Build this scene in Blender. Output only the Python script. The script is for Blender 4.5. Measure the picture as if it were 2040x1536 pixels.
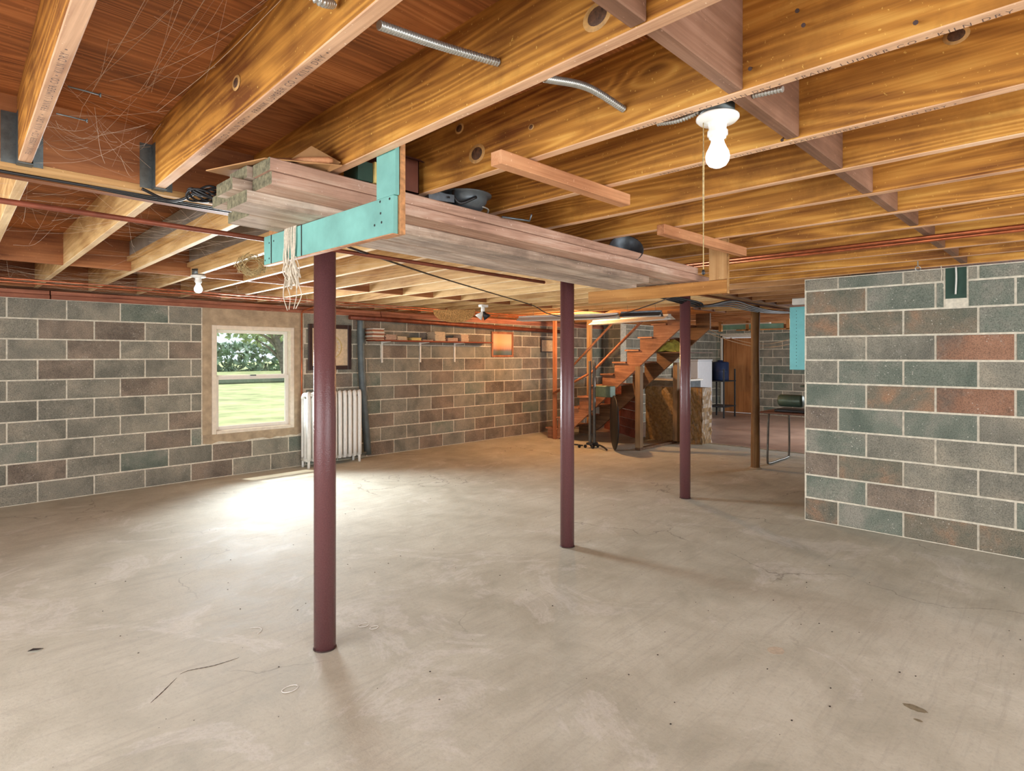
import bpy, bmesh, math, random
from mathutils import Vector, Matrix
random.seed(7)
for o in list(bpy.data.objects): bpy.data.objects.remove(o)
sc = bpy.context.scene
COL = sc.collection
# ---------------------------------------------------------------- camera
CH = 1.46
cd = bpy.data.cameras.new('camera'); cam = bpy.data.objects.new('camera', cd); COL.objects.link(cam)
YAW = math.atan2(.698, .716)
cam.location = (0, 0, CH); cam.rotation_euler = (math.pi/2, 0, YAW - math.pi/2)
cd.sensor_width = 36; cd.lens = 36*1180/2040; cd.shift_y = -59/2040; cd.clip_start = .02; cd.clip_end = 300
sc.camera = cam
# ---------------------------------------------------------------- world, sun, daylight, exposure
w = bpy.data.worlds.new('sky'); sc.world = w; w.use_nodes = True
bg = w.node_tree.nodes['Background']; bg.inputs[0].default_value = (.78, .88, 1, 1); bg.inputs[1].default_value = 1.35
def light(name, kind, loc, energy, color, target=None, size=1, size_y=None, angle=None, spread=None):
    l = bpy.data.lights.new(name, kind); l.energy = energy; l.color = color
    if kind == 'AREA':
        l.shape = 'RECTANGLE'; l.size = size; l.size_y = size_y or size
        if spread: l.spread = spread
    elif kind == 'SUN': l.angle = angle or .01
    else: l.shadow_soft_size = size
    o = bpy.data.objects.new(name, l); COL.objects.link(o); o.location = loc
    if target is not None:
        o.rotation_euler = (Vector(target) - Vector(loc)).to_track_quat('-Z', 'Y').to_euler()
    return o
light('sun', 'SUN', (1, 12, 9), 3.2, (1, .95, .85), target=(1+.23*3, 12-.65*3, 9-1.3*3), angle=.02)
# left window daylight; area lamps added at presumed, unseen openings behind the camera
light('daylight_left_window', 'AREA', (3.07, 7.47, 1.17), 96, (.90, .96, 1), target=(3.0, 2.0, .95), size=.95, size_y=1.15, spread=1.95)
light('added_daylight_near', 'AREA', (1.6, -3.0, 1.25), 165, (.97, .98, 1), target=(2.2, 4, 1.2), size=4.6, size_y=1.6)
light('added_daylight_back', 'AREA', (-2.3, 2.6, 1.25), 135, (.98, .98, 1), target=(5, 3.4, 1.1), size=4.4, size_y=1.6)
light('added_daylight_far', 'AREA', (11.8, 1.75, 1.3), 110, (.9, .96, 1), target=(11.5, 6, .2), size=1.6, size_y=.9)  # lamp added before the solid unseen wall to brighten the far floor
sc.view_settings.view_transform = 'Standard'; sc.view_settings.look = 'None'
sc.view_settings.exposure = .27; sc.view_settings.gamma = 1; sc.view_settings.use_curve_mapping = False
sc.cycles.max_bounces = 8; sc.cycles.diffuse_bounces = 5
sc.cycles.sample_clamp_indirect = 6

# ---------------------------------------------------------------- helpers
WL = {}
def put(o, parent, loc):
    loc = Vector(loc); WL[o.name] = loc
    if parent is not None:
        o.parent = parent; o.location = loc - WL[parent.name]
    else: o.location = loc
def tag(o, label=None, cat=None, group=None, kind=None):
    if label: o['label'] = label
    if cat: o['category'] = cat
    if group: o['group'] = group
    if kind: o['kind'] = kind
    return o
def empty(name, loc, label=None, cat=None, group=None, kind=None, parent=None):
    o = bpy.data.objects.new(name, None); o.empty_display_size = .1; COL.objects.link(o)
    put(o, parent, loc); return tag(o, label, cat, group, kind)
def at(px, py, X=None, Y=None, Z=None):
    """a point of the place seen at photograph pixel (px,py), on the plane X, Y or Z (Z above floor)"""
    t = (px-1020)/1180; dx = .716+.698*t; dy = .698-.716*t; dz = (709-py)/1180
    k = X/dx if X is not None else Y/dy if Y is not None else (Z-CH)/dz
    return Vector((k*dx, k*dy, CH+k*dz))
class MB:
    def __init__(s): s.v = []; s.f = []; s.sm = []
    def add(s, vs, fs, smooth=False):
        b = len(s.v); s.v += [tuple(v) for v in vs]
        for f in fs: s.f.append([b+i for i in f]); s.sm.append(smooth)
        return s
    def box(s, x0, x1, y0, y1, z0, z1, M=None):
        vs = [Vector((x, y, z)) for z in (z0, z1) for y in (y0, y1) for x in (x0, x1)]
        if M is not None: vs = [M @ v for v in vs]
        return s.add(vs, [(0,2,3,1),(4,5,7,6),(0,1,5,4),(2,6,7,3),(0,4,6,2),(1,3,7,5)])
    def cbox(s, x0, x1, y0, y1, z0, z1, c=.003, M=None):
        """box with chamfered edges"""
        bm = bmesh.new(); vs = [bm.verts.new((x, y, z)) for z in (z0, z1) for y in (y0, y1) for x in (x0, x1)]
        for f in [(0,2,3,1),(4,5,7,6),(0,1,5,4),(2,6,7,3),(0,4,6,2),(1,3,7,5)]: bm.faces.new([vs[i] for i in f])
        bmesh.ops.bevel(bm, geom=bm.edges[:], offset=c, segments=1, affect='EDGES')
        if M is not None: bm.transform(M)
        bm.verts.index_update()
        s.add([v.co.copy() for v in bm.verts], [[v.index for v in f.verts] for f in bm.faces]); bm.free(); return s
    def prism(s, pts, axis, a0, a1):
        """polygon pts (2D) extruded along axis (0 x,1 y,2 z)"""
        def P(p, a):
            return (a, p[0], p[1]) if axis == 0 else (p[0], a, p[1]) if axis == 1 else (p[0], p[1], a)
        n = len(pts)
        return s.add([P(p, a0) for p in pts]+[P(p, a1) for p in pts],
            [list(range(n))[::-1], list(range(n, 2*n))]+[(i, (i+1) % n, n+(i+1) % n, n+i) for i in range(n)])
    def tube(s, pts, r, seg=8, rf=None, cap=True):
        pts = [Vector(p) for p in pts]; n = len(pts); vs = []; up = None
        for i, p in enumerate(pts):
            d = (pts[min(i+1, n-1)]-pts[max(i-1, 0)])
            d = d.normalized() if d.length > 1e-9 else Vector((0, 0, 1))
            if up is None: up = Vector((0, 0, 1)) if abs(d.z) < .9 else Vector((1, 0, 0))
            a = d.cross(up)
            if a.length < 1e-6: a = d.cross(Vector((0, 1, 0)))
            a.normalize(); b = d.cross(a).normalized(); up = -b if (-b).dot(up) > 0 else b
            rr = r if rf is None else rf(i/(max(n-1, 1)), i)*r
            vs += [p+(a*math.cos(2*math.pi*k/seg)+b*math.sin(2*math.pi*k/seg))*rr for k in range(seg)]
        fs = [(i*seg+k, i*seg+(k+1) % seg, (i+1)*seg+(k+1) % seg, (i+1)*seg+k) for i in range(n-1) for k in range(seg)]
        s.add(vs, fs, True)
        if cap: s.add(vs[:seg], [list(range(seg))]); s.add(vs[-seg:], [list(range(seg))])
        return s
    def lathe(s, prof, c, seg=24, M=None):
        """prof: (radius, z) list, about the vertical through c"""
        vs = []; n = len(prof)
        for r, z in prof:
            vs += [Vector((r*math.cos(2*math.pi*k/seg), r*math.sin(2*math.pi*k/seg), z)) for k in range(seg)]
        if M is not None: vs = [M @ v for v in vs]
        vs = [v+Vector(c) for v in vs]
        return s.add(vs, [(i*seg+k, i*seg+(k+1) % seg, (i+1)*seg+(k+1) % seg, (i+1)*seg+k) for i in range(n-1) for k in range(seg)], True)
    def build(s, name, mat, parent=None, label=None, cat=None, group=None, kind=None, origin=None, fix=True):
        xs, ys, zs = zip(*s.v)
        c = Vector(origin) if origin is not None else Vector(((min(xs)+max(xs))/2, (min(ys)+max(ys))/2, min(zs) if parent is None else (min(zs)+max(zs))/2))
        me = bpy.data.meshes.new(name); me.from_pydata([Vector(v)-c for v in s.v], [], s.f)
        me.polygons.foreach_set('use_smooth', s.sm); me.materials.append(mat)
        if fix and len(s.f) < 20000:
            bm = bmesh.new(); bm.from_mesh(me); bmesh.ops.remove_doubles(bm, verts=bm.verts, dist=1e-6)
            bmesh.ops.recalc_face_normals(bm, faces=bm.faces); bm.to_mesh(me); bm.free()
        o = bpy.data.objects.new(name, me); COL.objects.link(o); put(o, parent, c)
        return tag(o, label, cat, group, kind)
def copy_part(o, parent, wloc, mat=None):
    c = o.copy(); COL.objects.link(c); c.parent = None; WL[c.name] = Vector(wloc)
    put(c, parent, wloc); return c
def curve(pts, n=16):
    """Catmull-Rom through pts"""
    P = [Vector(p) for p in pts]; P = [2*P[0]-P[1]]+P+[2*P[-1]-P[-2]]; out = []
    for i in range(1, len(P)-2):
        for k in range(n):
            t = k/n; a, b, c, d = P[i-1:i+3]
            out.append(.5*((2*b)+(c-a)*t+(2*a-5*b+4*c-d)*t*t+(-a+3*b-3*c+d)*t**3))
    return out+[P[-2]]

# ---------------------------------------------------------------- materials
def L(r, g, b):
    f = lambda c: ((c/255+.055)/1.055)**2.4 if c/255 > .04045 else c/255/12.92
    return (f(r), f(g), f(b), 1)
class NT:
    def __init__(s, name):
        s.m = bpy.data.materials.new(name); s.m.use_nodes = True; s.t = s.m.node_tree
        s.b = s.t.nodes['Principled BSDF']; s.co = None
    def n(s, typ, ins=None, **kw):
        nd = s.t.nodes.new('ShaderNode'+typ)
        for k, v in kw.items(): setattr(nd, k, v)
        for k, v in (ins or {}).items():
            if isinstance(v, bpy.types.NodeSocket): s.t.links.new(v, nd.inputs[k])
            else: nd.inputs[k].default_value = v
        return nd
    def obj(s, rnd=True):
        tc = s.n('TexCoord').outputs['Object']
        if not rnd: return tc
        r = s.n('ObjectInfo').outputs['Random']
        m = s.n('VectorMath', {0: r, 1: (37, 53, 71)}, operation='MULTIPLY')
        return s.n('VectorMath', {0: tc, 1: m.outputs[0]}, operation='ADD').outputs[0]
    def map(s, v, sc_, loc=(0, 0, 0)): return s.n('Mapping', {'Vector': v, 'Scale': sc_, 'Location': loc}).outputs[0]
    def noise(s, v, scale, detail=4, rough=.55, dist=0): return s.n('TexNoise', {'Vector': v, 'Scale': scale, 'Detail': detail, 'Roughness': rough, 'Distortion': dist}).outputs['Fac']
    def ramp(s, f, stops, interp='LINEAR'):
        r = s.n('ValToRGB', {'Fac': f}); e = r.color_ramp.elements; r.color_ramp.interpolation = interp
        while len(e) < len(stops): e.new(.5)
        for el, (p, c) in zip(e, stops):
            el.position = p; el.color = c if not isinstance(c, (int, float)) else (c, c, c, 1)
        return r.outputs['Color']
    def math(s, op, a, b=0, c=None):
        d = {0: a, 1: b}
        if c is not None: d[2] = c
        return s.n('Math', d, operation=op).outputs[0]
    def mix(s, f, a, b, mode='MIX'):
        m = s.n('Mix', None, data_type='RGBA', blend_type=mode)
        for i, v in ((0, f), (6, a), (7, b)):
            if isinstance(v, bpy.types.NodeSocket): s.t.links.new(v, m.inputs[i])
            else: m.inputs[i].default_value = v
        return m.outputs[2]
    def set(s, **kw):
        nm = dict(color='Base Color', rough='Roughness', metal='Metallic', spec='Specular IOR Level', emit='Emission Color', es='Emission Strength', normal='Normal', coat='Coat Weight', alpha='Alpha')
        for k, v in kw.items():
            i = s.b.inputs[nm[k]]
            if isinstance(v, bpy.types.NodeSocket): s.t.links.new(v, i)
            else: i.default_value = v
        return s
    def bump(s, h, strength=.3, dist=.005):
        s.set(normal=s.n('Bump', {'Height': h, 'Strength': strength, 'Distance': dist}).outputs[0]); return s
def plain(name, c, rough=.5, metal=0, noise=.08, scale=20, bump=0, spec=.5):
    t = NT(name); v = t.obj()
    f = t.noise(v, scale, 5, .6)
    c2 = tuple(min(1, x*(1-2.5*noise)) for x in c[:3])+(1,); c1 = tuple(min(1, x*(1+1.5*noise)) for x in c[:3])+(1,)
    t.set(color=t.ramp(f, [(.3, c2), (.7, c1)]), rough=rough, metal=metal, spec=spec)
    if bump: t.bump(f, bump)
    return t.m
def wood(name, dark, mid, light_, axis=1, ring=9, rough=.62, dirt=.25, knots=True, streak=.5, blotch=.9, fine=1.0, sat=None):
    t = NT(name); v = t.obj()
    def S(across, along):
        s_ = [across]*3; s_[axis] = along; return tuple(s_)
    a = t.noise(t.map(v, S(5.2, .30)), 1.0, 2, .45, .12)
    if knots:
        vo = t.n('TexVoronoi', {'Vector': t.map(v, S(2.9, .95)), 'Scale': 1.0}).outputs['Distance']
        kd = t.ramp(vo, [(0, 1), (.16, 0)])
        a = t.math('ADD', a, t.math('MULTIPLY', kd, .16))
    rg = t.math('SINE', t.math('MULTIPLY', a, ring*6.283*2.2))
    rg = t.math('MULTIPLY_ADD', rg, .5, .5)
    rg = t.math('POWER', rg, 1.6)
    fib = t.noise(t.map(v, S(120, 2.5)), 1.0, 3, .6)
    bl = t.noise(t.map(v, S(3.0, 1.0)), blotch, 4, .6, .6)
    f = t.math('ADD', t.math('MULTIPLY', rg, .26*streak), t.math('ADD', t.math('MULTIPLY', fib, .34*fine), t.math('MULTIPLY', bl, .9)))
    f = t.math('SUBTRACT', f, .28+.08*streak)
    col = t.ramp(f, [(.12, dark), (.42, mid), (.72, light_)])
    if knots:
        kc = t.ramp(vo, [(.018, .9), (.036, .35), (.06, 0)])
        col = t.mix(kc, col, (dark[0]*.35, dark[1]*.3, dark[2]*.3, 1))
    d = t.ramp(t.noise(v, 2.3, 6, .7), [(.5, 0), (.72, dirt)])
    col = t.mix(d, col, (dark[0]*.5, dark[1]*.5, dark[2]*.55, 1))
    sp = t.ramp(t.noise(v, 95, 2, .5), [(.70, 0), (.74, .5)])
    col = t.mix(sp, col, (min(1, light_[0]*1.25), min(1, light_[1]*1.3), min(1, light_[2]*1.4), 1))
    t.set(color=col, rough=rough, spec=.3); t.bump(t.math('ADD', fib, t.math('MULTIPLY', rg, .3)), .25, .002)
    return t.m
def block_mat(name, c1, c2, c3, spots=.6):
    t = NT(name); v = t.obj()
    big = t.noise(v, 3.0, 5, .6, .4); fine = t.noise(v, 130, 3, .7)
    col = t.ramp(big, [(.32, c1), (.5, c2), (.68, c3)])
    oi = t.n('ObjectInfo').outputs['Random']
    col = t.mix(t.math('MULTIPLY', t.math('SUBTRACT', oi, .4), .25), col, (.035, .04, .042, 1))
    vo = t.n('TexVoronoi', {'Vector': v, 'Scale': 75.0}).outputs['Distance']
    col = t.mix(t.ramp(fine, [(.36, .5), (.55, 0)]), col, (.02, .022, .022, 1))
    rr = t.n('TexVoronoi', {'Vector': v, 'Scale': 42.0}); 
    wsp = t.math('MULTIPLY', t.ramp(rr.outputs['Distance'], [(.10, 1), (.2, 0)]), t.ramp(t.noise(v, 7, 3), [(.5, 0), (.64, spots)]))
    col = t.mix(wsp, col, L(225, 218, 205))
    eff = t.math('MULTIPLY', t.ramp(t.noise(v, 9, 6, .75), [(.56, 0), (.72, .3)]), 1)
    col = t.mix(eff, col, L(170, 164, 152))
    t.set(color=col, rough=.9, spec=.25); t.bump(t.math('ADD', fine, t.math('MULTIPLY', vo, .5)), .5, .004); return t.m

M = {}
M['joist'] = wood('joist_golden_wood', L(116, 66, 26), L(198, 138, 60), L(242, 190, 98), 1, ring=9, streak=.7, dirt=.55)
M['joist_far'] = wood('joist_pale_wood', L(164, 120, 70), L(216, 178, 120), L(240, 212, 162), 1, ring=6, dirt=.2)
M['joist_stair'] = wood('joist_warm_wood', L(140, 92, 52), L(200, 148, 96), L(228, 186, 134), 1, ring=6)
M['edge'] = wood('joist_bounce_lit_wood', L(160, 114, 84), L(226, 182, 144), L(244, 212, 180), 1, ring=5, streak=.3, knots=False, dirt=.3)  # paler underside wood, light bounced off the floor put into the colour
M['edge_far'] = wood('joist_far_bounce_lit_wood', L(190, 150, 104), L(234, 204, 158), L(248, 230, 194), 1, ring=5, streak=.3, knots=False, dirt=.2)  # cream undersides of the far joists, floor bounce painted in as well
M['subfloor'] = wood('subfloor_plywood', L(98, 54, 26), L(172, 106, 58), L(208, 142, 86), 0, ring=12, knots=True, streak=.6)
M['block_wood'] = wood('blocking_wood', L(84, 56, 40), L(132, 96, 74), L(172, 134, 110), 0, ring=4, knots=False, streak=.3)
M['ply_block'] = wood('plywood_blocking', L(108, 62, 36), L(164, 106, 64), L(196, 138, 90), 0, ring=4, streak=.4)
M['beam'] = wood('beam_wood', L(96, 52, 26), L(140, 86, 46), L(180, 124, 76), 0, ring=5)
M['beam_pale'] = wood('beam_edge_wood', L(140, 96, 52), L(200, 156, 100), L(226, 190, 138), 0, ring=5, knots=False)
M['sill'] = wood('sill_redwood', L(116, 66, 48), L(180, 116, 88), L(208, 146, 116), 0, ring=4, dirt=.5, knots=False)
M['plank'] = wood('rough_plank', L(128, 96, 78), L(188, 150, 128), L(222, 198, 178), 0, ring=4, streak=.35, rough=.9, dirt=.35, fine=1.5)
M['plank2'] = wood('weathered_plank', L(112, 96, 82), L(176, 152, 132), L(224, 208, 190), 0, ring=4, streak=.4, rough=.9, dirt=.6, fine=1.5)
M['cleat'] = wood('cleat_wood', L(150, 92, 56), L(206, 148, 104), L(228, 180, 138), 0, ring=4, knots=False, streak=.4)
M['hang_y'] = wood('hanger_wood', L(150, 96, 44), L(200, 142, 76), L(222, 170, 104), 1, ring=4, streak=.5)
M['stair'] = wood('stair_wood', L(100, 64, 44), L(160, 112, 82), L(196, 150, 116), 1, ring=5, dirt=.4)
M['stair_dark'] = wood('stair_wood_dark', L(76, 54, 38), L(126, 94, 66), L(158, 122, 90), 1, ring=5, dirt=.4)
M['stud'] = wood('stud_wood', L(150, 100, 56), L(204, 158, 104), L(226, 188, 138), 2, ring=4, streak=.4)
M['stud_red'] = wood('stud_red_wood', L(124, 72, 46), L(172, 112, 76), L(198, 142, 104), 2, ring=4, streak=.4)
M['stud_dull'] = wood('stud_dull_wood', L(104, 78, 52), L(152, 120, 84), L(178, 148, 112), 2, ring=4, streak=.4)
M['red_board'] = wood('red_siding', L(96, 46, 34), L(150, 82, 62), L(184, 122, 100), 0, ring=4, streak=.2, dirt=.5, knots=False)
M['log'] = wood('log_post_wood', L(84, 56, 28), L(132, 96, 56), L(164, 128, 84), 2, ring=5, dirt=.5)
M['door'] = wood('door_veneer', L(136, 84, 48), L(180, 122, 74), L(200, 144, 92), 2, ring=3, knots=False, streak=.5, dirt=.05, rough=.4)
M['dark_frame'] = plain('dark_frame_wood', L(58, 38, 34), .35)
M['block'] = block_mat('cinder_block', L(122, 120, 108), L(148, 144, 129), L(172, 163, 144))
M['block_tan'] = block_mat('cinder_block_brownish', L(114, 103, 91), L(140, 127, 112), L(164, 147, 128))
M['block_blue'] = block_mat('cinder_block_bluish', L(106, 116, 104), L(132, 138, 124), L(160, 156, 142), .8)
M['block_rust'] = block_mat('cinder_block_rusty', L(128, 112, 98), L(160, 120, 96), L(178, 134, 108), .8)
M['block_half'] = block_mat('cinder_block_rust_patch', L(110, 114, 100), L(138, 128, 110), L(176, 138, 108), .8)
M['mortar'] = plain('mortar', L(218, 210, 190), .95, noise=.1, scale=30, bump=.4)
M['parge'] = plain('cement_parging', L(176, 156, 128), .95, noise=.12, scale=9, bump=.4)
M['maroon'] = plain('maroon_enamel', L(104, 66, 67), .26, 0, .06, 160, .35)
M['rustplate'] = plain('dark_steel_plate', L(70, 52, 48), .5, .6)
M['steel'] = plain('galvanised_steel', L(108, 116, 116), .45, .75, .12, 30)
M['conduit'] = plain('armoured_cable', L(186, 186, 180), .35, .7, .05, 60)
M['teal'] = plain('teal_painted_plywood', L(122, 182, 172), .55, 0, .09, 6)
M['teal_dark'] = plain('teal_paint_panel', L(128, 212, 216), .5, 0, .05, 5)
M['plyedge'] = plain('plywood_edge', L(196, 140, 90), .8, 0, .15, 60)
M['white_cer'] = plain('white_porcelain', L(238, 238, 232), .18, 0, .01)
M['white_paint'] = plain('white_paint', L(226, 222, 212), .45, 0, .03)
M['cream'] = plain('cream_window_frame', L(226, 214, 194), .5, 0, .05)
M['vinyl'] = plain('white_vinyl_sash', L(232, 228, 218), .35, 0, .02)
M['copper'] = plain('copper_pipe', L(186, 104, 66), .35, .7, .15, 12)
M['copper_d'] = plain('dull_red_pipe', L(132, 70, 48), .5, .4, .15, 12)
M['black'] = plain('black_rubber', L(28, 28, 30), .45)
M['blackgloss'] = plain('black_lacquer', L(14, 14, 16), .55)
M['card'] = plain('cardboard', L(178, 132, 84), .85, 0, .08, 8)
M['card_red'] = plain('red_brown_cardboard', L(104, 58, 42), .8, 0, .1, 10)
M['grey_board'] = plain('grey_board', L(150, 144, 134), .8, 0, .1, 5)
M['plank_end'] = plain('plank_end_grain', L(124, 118, 92), .9, 0, .25, 60, .4)
M['knot'] = plain('wood_knot', L(92, 62, 40), .6, 0, .3, 60, .3)
M['knot_ring'] = plain('wood_knot_ring', L(196, 150, 88), .6, 0, .15, 40)
M['stain'] = plain('damp_stain', L(138, 128, 104), .6, 0, .12, 60)
M['stain_pale'] = plain('pale_stain', L(196, 182, 160), .8, 0, .08, 60)
M['chalk'] = plain('chalk_mark', L(226, 224, 216), .9, 0, .05, 60)
M['zinc'] = plain('grey_sheet_metal', L(104, 112, 118), .4, .6, .15, 12)
M['rope'] = plain('jute_rope', L(190, 168, 120), .95, 0, .2, 90, .4)
M['twine'] = plain('pale_twine', L(214, 202, 182), .95, 0, .1, 90)
M['green'] = plain('dark_green_print', L(34, 66, 52), .6)
M['yellow'] = plain('yellow_card', L(222, 196, 120), .7)
M['paper'] = plain('aged_paper', L(214, 190, 156), .85, 0, .08, 30)
M['paper2'] = plain('pinkish_paper', L(196, 162, 138), .85, 0, .08, 30)
M['shelf'] = wood('shelf_red_wood', L(110, 50, 30), L(158, 78, 50), L(184, 102, 70), 0, ring=4, knots=False, streak=.3)
M['radiator'] = plain('white_radiator_enamel', L(232, 232, 226), .4, 0, .03)
M['duct'] = plain('blue_grey_pipe', L(92, 102, 104), .5, .2, .12, 9)
M['ink'] = plain('stamp_ink', L(104, 82, 72), .8)
M['grille'] = plain('appliance_white', L(226, 228, 232), .35, 0, .02)
M['bluedrum'] = plain('dark_blue_plastic', L(26, 44, 78), .4)
M['darkgrey'] = plain('dark_grey_metal', L(56, 58, 60), .5, .4)
M['greenmach'] = plain('grey_green_enamel', L(92, 112, 96), .4, .2)
M['tubular'] = plain('tubular_steel', L(120, 118, 112), .45, .5)
M['tabletop'] = plain('brown_table_top', L(120, 78, 56), .5)
M['jute_mat'] = plain('woven_jute', L(196, 148, 88), .95, 0, .35, 120, .8)
M['web'] = plain('cobweb_silk', L(206, 184, 160), .9)
M['leafbrown'] = plain('dry_leaf', L(44, 34, 30), .8)
M['wrap'] = plain('wrapped_strand_board', L(150, 116, 68), .5, 0, .2, 22, .3)
M['bag'] = plain('yellow_green_plastic', L(196, 196, 96), .3, 0, .2, 12, .5)
M['lawn'] = plain('lawn_grass', L(186, 192, 136), .9, 0, .2, 1.5)
M['foliage'] = plain('tree_foliage', L(168, 184, 142), .8, 0, .3, 2)
M['hedge'] = plain('hedge_foliage', L(150, 172, 148), .8, 0, .3, 2)
M['bark'] = plain('tree_bark', L(128, 120, 112), .9, 0, .2, 9, .5)
M['curb'] = plain('dark_kerb', L(124, 132, 116), .9)
t = NT('bulb_glass'); t.set(color=L(250, 248, 240), rough=.3, emit=(1, .95, .88, 1), es=1.5); M['bulb'] = t.m
t = NT('warm_bulb_glass'); t.set(color=L(250, 240, 220), rough=.3, emit=(1, .56, .24, 1), es=1700); M['bulb_warm'] = t.m
t = NT('fluorescent_tube'); t.set(color=L(240, 240, 235), rough=.3); M['tube'] = t.m
t = NT('window_glass'); tr = t.n('BsdfTransparent', {'Color': (.97, .985, .97, 1)}); gl = t.n('BsdfGlossy', {'Roughness': .03})
mx = t.n('MixShader', {0: .06, 1: tr.outputs[0], 2: gl.outputs[0]}); t.t.links.new(mx.outputs[0], t.t.nodes['Material Output'].inputs[0]); M['glass'] = t.m
# landscape picture: flat print
t = NT('landscape_print'); g = t.n('TexCoord').outputs['Generated']; s3 = t.n('SeparateXYZ', {0: g}); 
zz = t.math('ADD', s3.outputs[2], t.math('MULTIPLY', t.math('SUBTRACT', t.noise(t.map(g, (14, 1, 3)), 1, 5, .7), .5), .12))
t.set(color=t.ramp(zz, [(0, L(60, 66, 40)), (.16, L(88, 92, 56)), (.22, L(120, 84, 48)), (.34, L(206, 140, 84)), (.6, L(226, 176, 112)), (1, L(206, 160, 104))]), rough=.35); M['print'] = t.m
# concrete floor
t = NT('concrete_floor'); v = t.obj(False)
a = t.noise(v, .45, 5, .6, .8); b = t.noise(v, 2.6, 7, .68, .5); c = t.noise(v, 55, 4, .7)
col = t.ramp(t.math('ADD', t.math('MULTIPLY', a, .5), t.math('MULTIPLY', b, .5)), [(.34, L(170, 167, 150)), (.48, L(194, 191, 174)), (.62, L(212, 210, 194))])
strk = t.noise(t.map(v, (2.2, 26, 1)), 1, 5, .7, .7)
col = t.mix(t.ramp(strk, [(.5, 0), (.66, .28)]), col, L(160, 155, 144))
pale = t.noise(t.map(v, (1, 1, 1), (4, 9, 0)), 1.1, 8, .72, 1.2)
col = t.mix(t.ramp(pale, [(.56, 0), (.62, .32), (.64, .1), (.75, .35)]), col, L(236, 233, 227))
col = t.mix(t.ramp(c, [(.3, .3), (.48, 0)]), col, L(150, 146, 136))
vo = t.n('TexVoronoi', {'Vector': v, 'Scale': 9.0}); sp = t.math('MULTIPLY', t.ramp(vo.outputs['Distance'], [(.014, 1), (.028, 0)]), t.ramp(t.noise(v, 3.5, 2), [(.5, 0), (.56, 1)]))
col = t.mix(sp, col, L(62, 54, 48))
dv = t.n('VectorMath', {0: v, 1: t.n('VectorMath', {0: t.n('TexNoise', {'Vector': v, 'Scale': 2.2, 'Detail': 5.0}).outputs['Color'], 1: (.55, .55, .55)}, operation='MULTIPLY').outputs[0]}, operation='ADD').outputs[0]
ed = t.n('TexVoronoi', {'Vector': dv, 'Scale': .55}, feature='DISTANCE_TO_EDGE').outputs['Distance']
crk = t.math('MULTIPLY', t.ramp(ed, [(.0, 1), (.0035, 0)]), t.ramp(t.noise(v, .8, 2), [(.5, 0), (.56, .55)]))
col = t.mix(crk, col, L(104, 94, 84))
t.set(color=col, rough=t.ramp(b, [(.3, .62), (.7, .8)]), spec=.16)
t.bump(t.math('ADD', t.math('MULTIPLY', b, 1.2), t.math('MULTIPLY', c, .25)), .35, .01); M['floor'] = t.m
t = NT('painted_floor'); v = t.obj(False); b = t.noise(v, 1.6, 6, .65, .5)
t.set(color=t.ramp(b, [(.35, L(152, 122, 106)), (.65, L(184, 152, 132))]), rough=.45); M['floor_red'] = t.m

# ---------------------------------------------------------------- structure: floor, walls
JB = 2.14; JT = 2.38; WX, WY = 5.61, 7.5; FX = 14.95; RY = 7.05
m = MB().box(-2.6, 9.38, -3.2, 7.7, -.12, 0); floor = m.build('floor', M['floor'], kind='structure', origin=(0, 0, 0))
MB().box(9.38, 15.2, 1.3, 7.7, -.12, .0).build('floor_2', M['floor_red'], kind='structure', origin=(0, 0, 0))
MB().box(9.36, 9.42, 1.5, 5.4, 0, .006).build('trim_1', M['parge'], kind='structure')
# window opening in the left wall
wx0, wx1, wz0, wz1 = 2.56, 3.58, .52, 1.83
m = MB(); m.box(-2.6, wx0, WY, WY+.2, 0, 2.03); m.box(wx1, 10.5, WY, WY+.2, 0, 2.03); m.box(wx0, wx1, WY, WY+.2, 0, wz0); m.box(wx0, wx1, WY, WY+.2, wz1, 2.03)
wall_left = m.build('wall_left', M['mortar'], kind='structure')
w2 = (12.35, 12.95, 1.18, 1.72)
m = MB(); m.box(10.5, w2[0], RY, RY+.2, 0, 2.14); m.box(w2[1], FX, RY, RY+.2, 0, 2.14); m.box(w2[0], w2[1], RY, RY+.2, 0, w2[2]); m.box(w2[0], w2[1], RY, RY+.2, w2[3], 2.14)
m.box(10.5, 10.7, RY+.2, WY+.2, 0, 2.14)
wall_left2 = m.build('wall_left_rear', M['mortar'], kind='structure')
wall_right = MB().box(WX, WX+.2, -3.2, 1.82, 0, JB).build('wall_right', M['mortar'], kind='structure')
dy0, dy1, dz1 = 5.98, 6.87, 1.93
m = MB(); m.box(FX, FX+.2, 1.3, dy0, 0, 2.14); m.box(FX, FX+.2, dy1, RY+.2, 0, 2.14); m.box(FX, FX+.2, dy0, dy1, dz1, 2.14)
wall_far = m.build('wall_far', M['mortar'], kind='structure')
# walls behind the camera and the unseen side, with daylight openings added behind the camera
m = MB(); m.box(-2.8, -2.6, -3.2, 0, 0, JT); m.box(-2.8, -2.6, 5, 7.7, 0, JT); m.box(-2.8, -2.6, 0, 5, 0, .35); m.box(-2.8, -2.6, 0, 5, 2.1, JT)
m.build('wall_back', M['block_tan'], kind='structure')
m = MB(); m.box(-2.8, -.9, -3.4, -3.2, 0, JT); m.box(4.1, WX+.2, -3.4, -3.2, 0, JT); m.box(-.9, 4.1, -3.4, -3.2, 0, .35); m.box(-.9, 4.1, -3.4, -3.2, 2.1, JT)
m.build('wall_near', M['block_tan'], kind='structure')
MB().box(WX+.2, FX, 1.3, 1.5, 0, JT).build('wall_right_rear', M['block_tan'], kind='structure')

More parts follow.
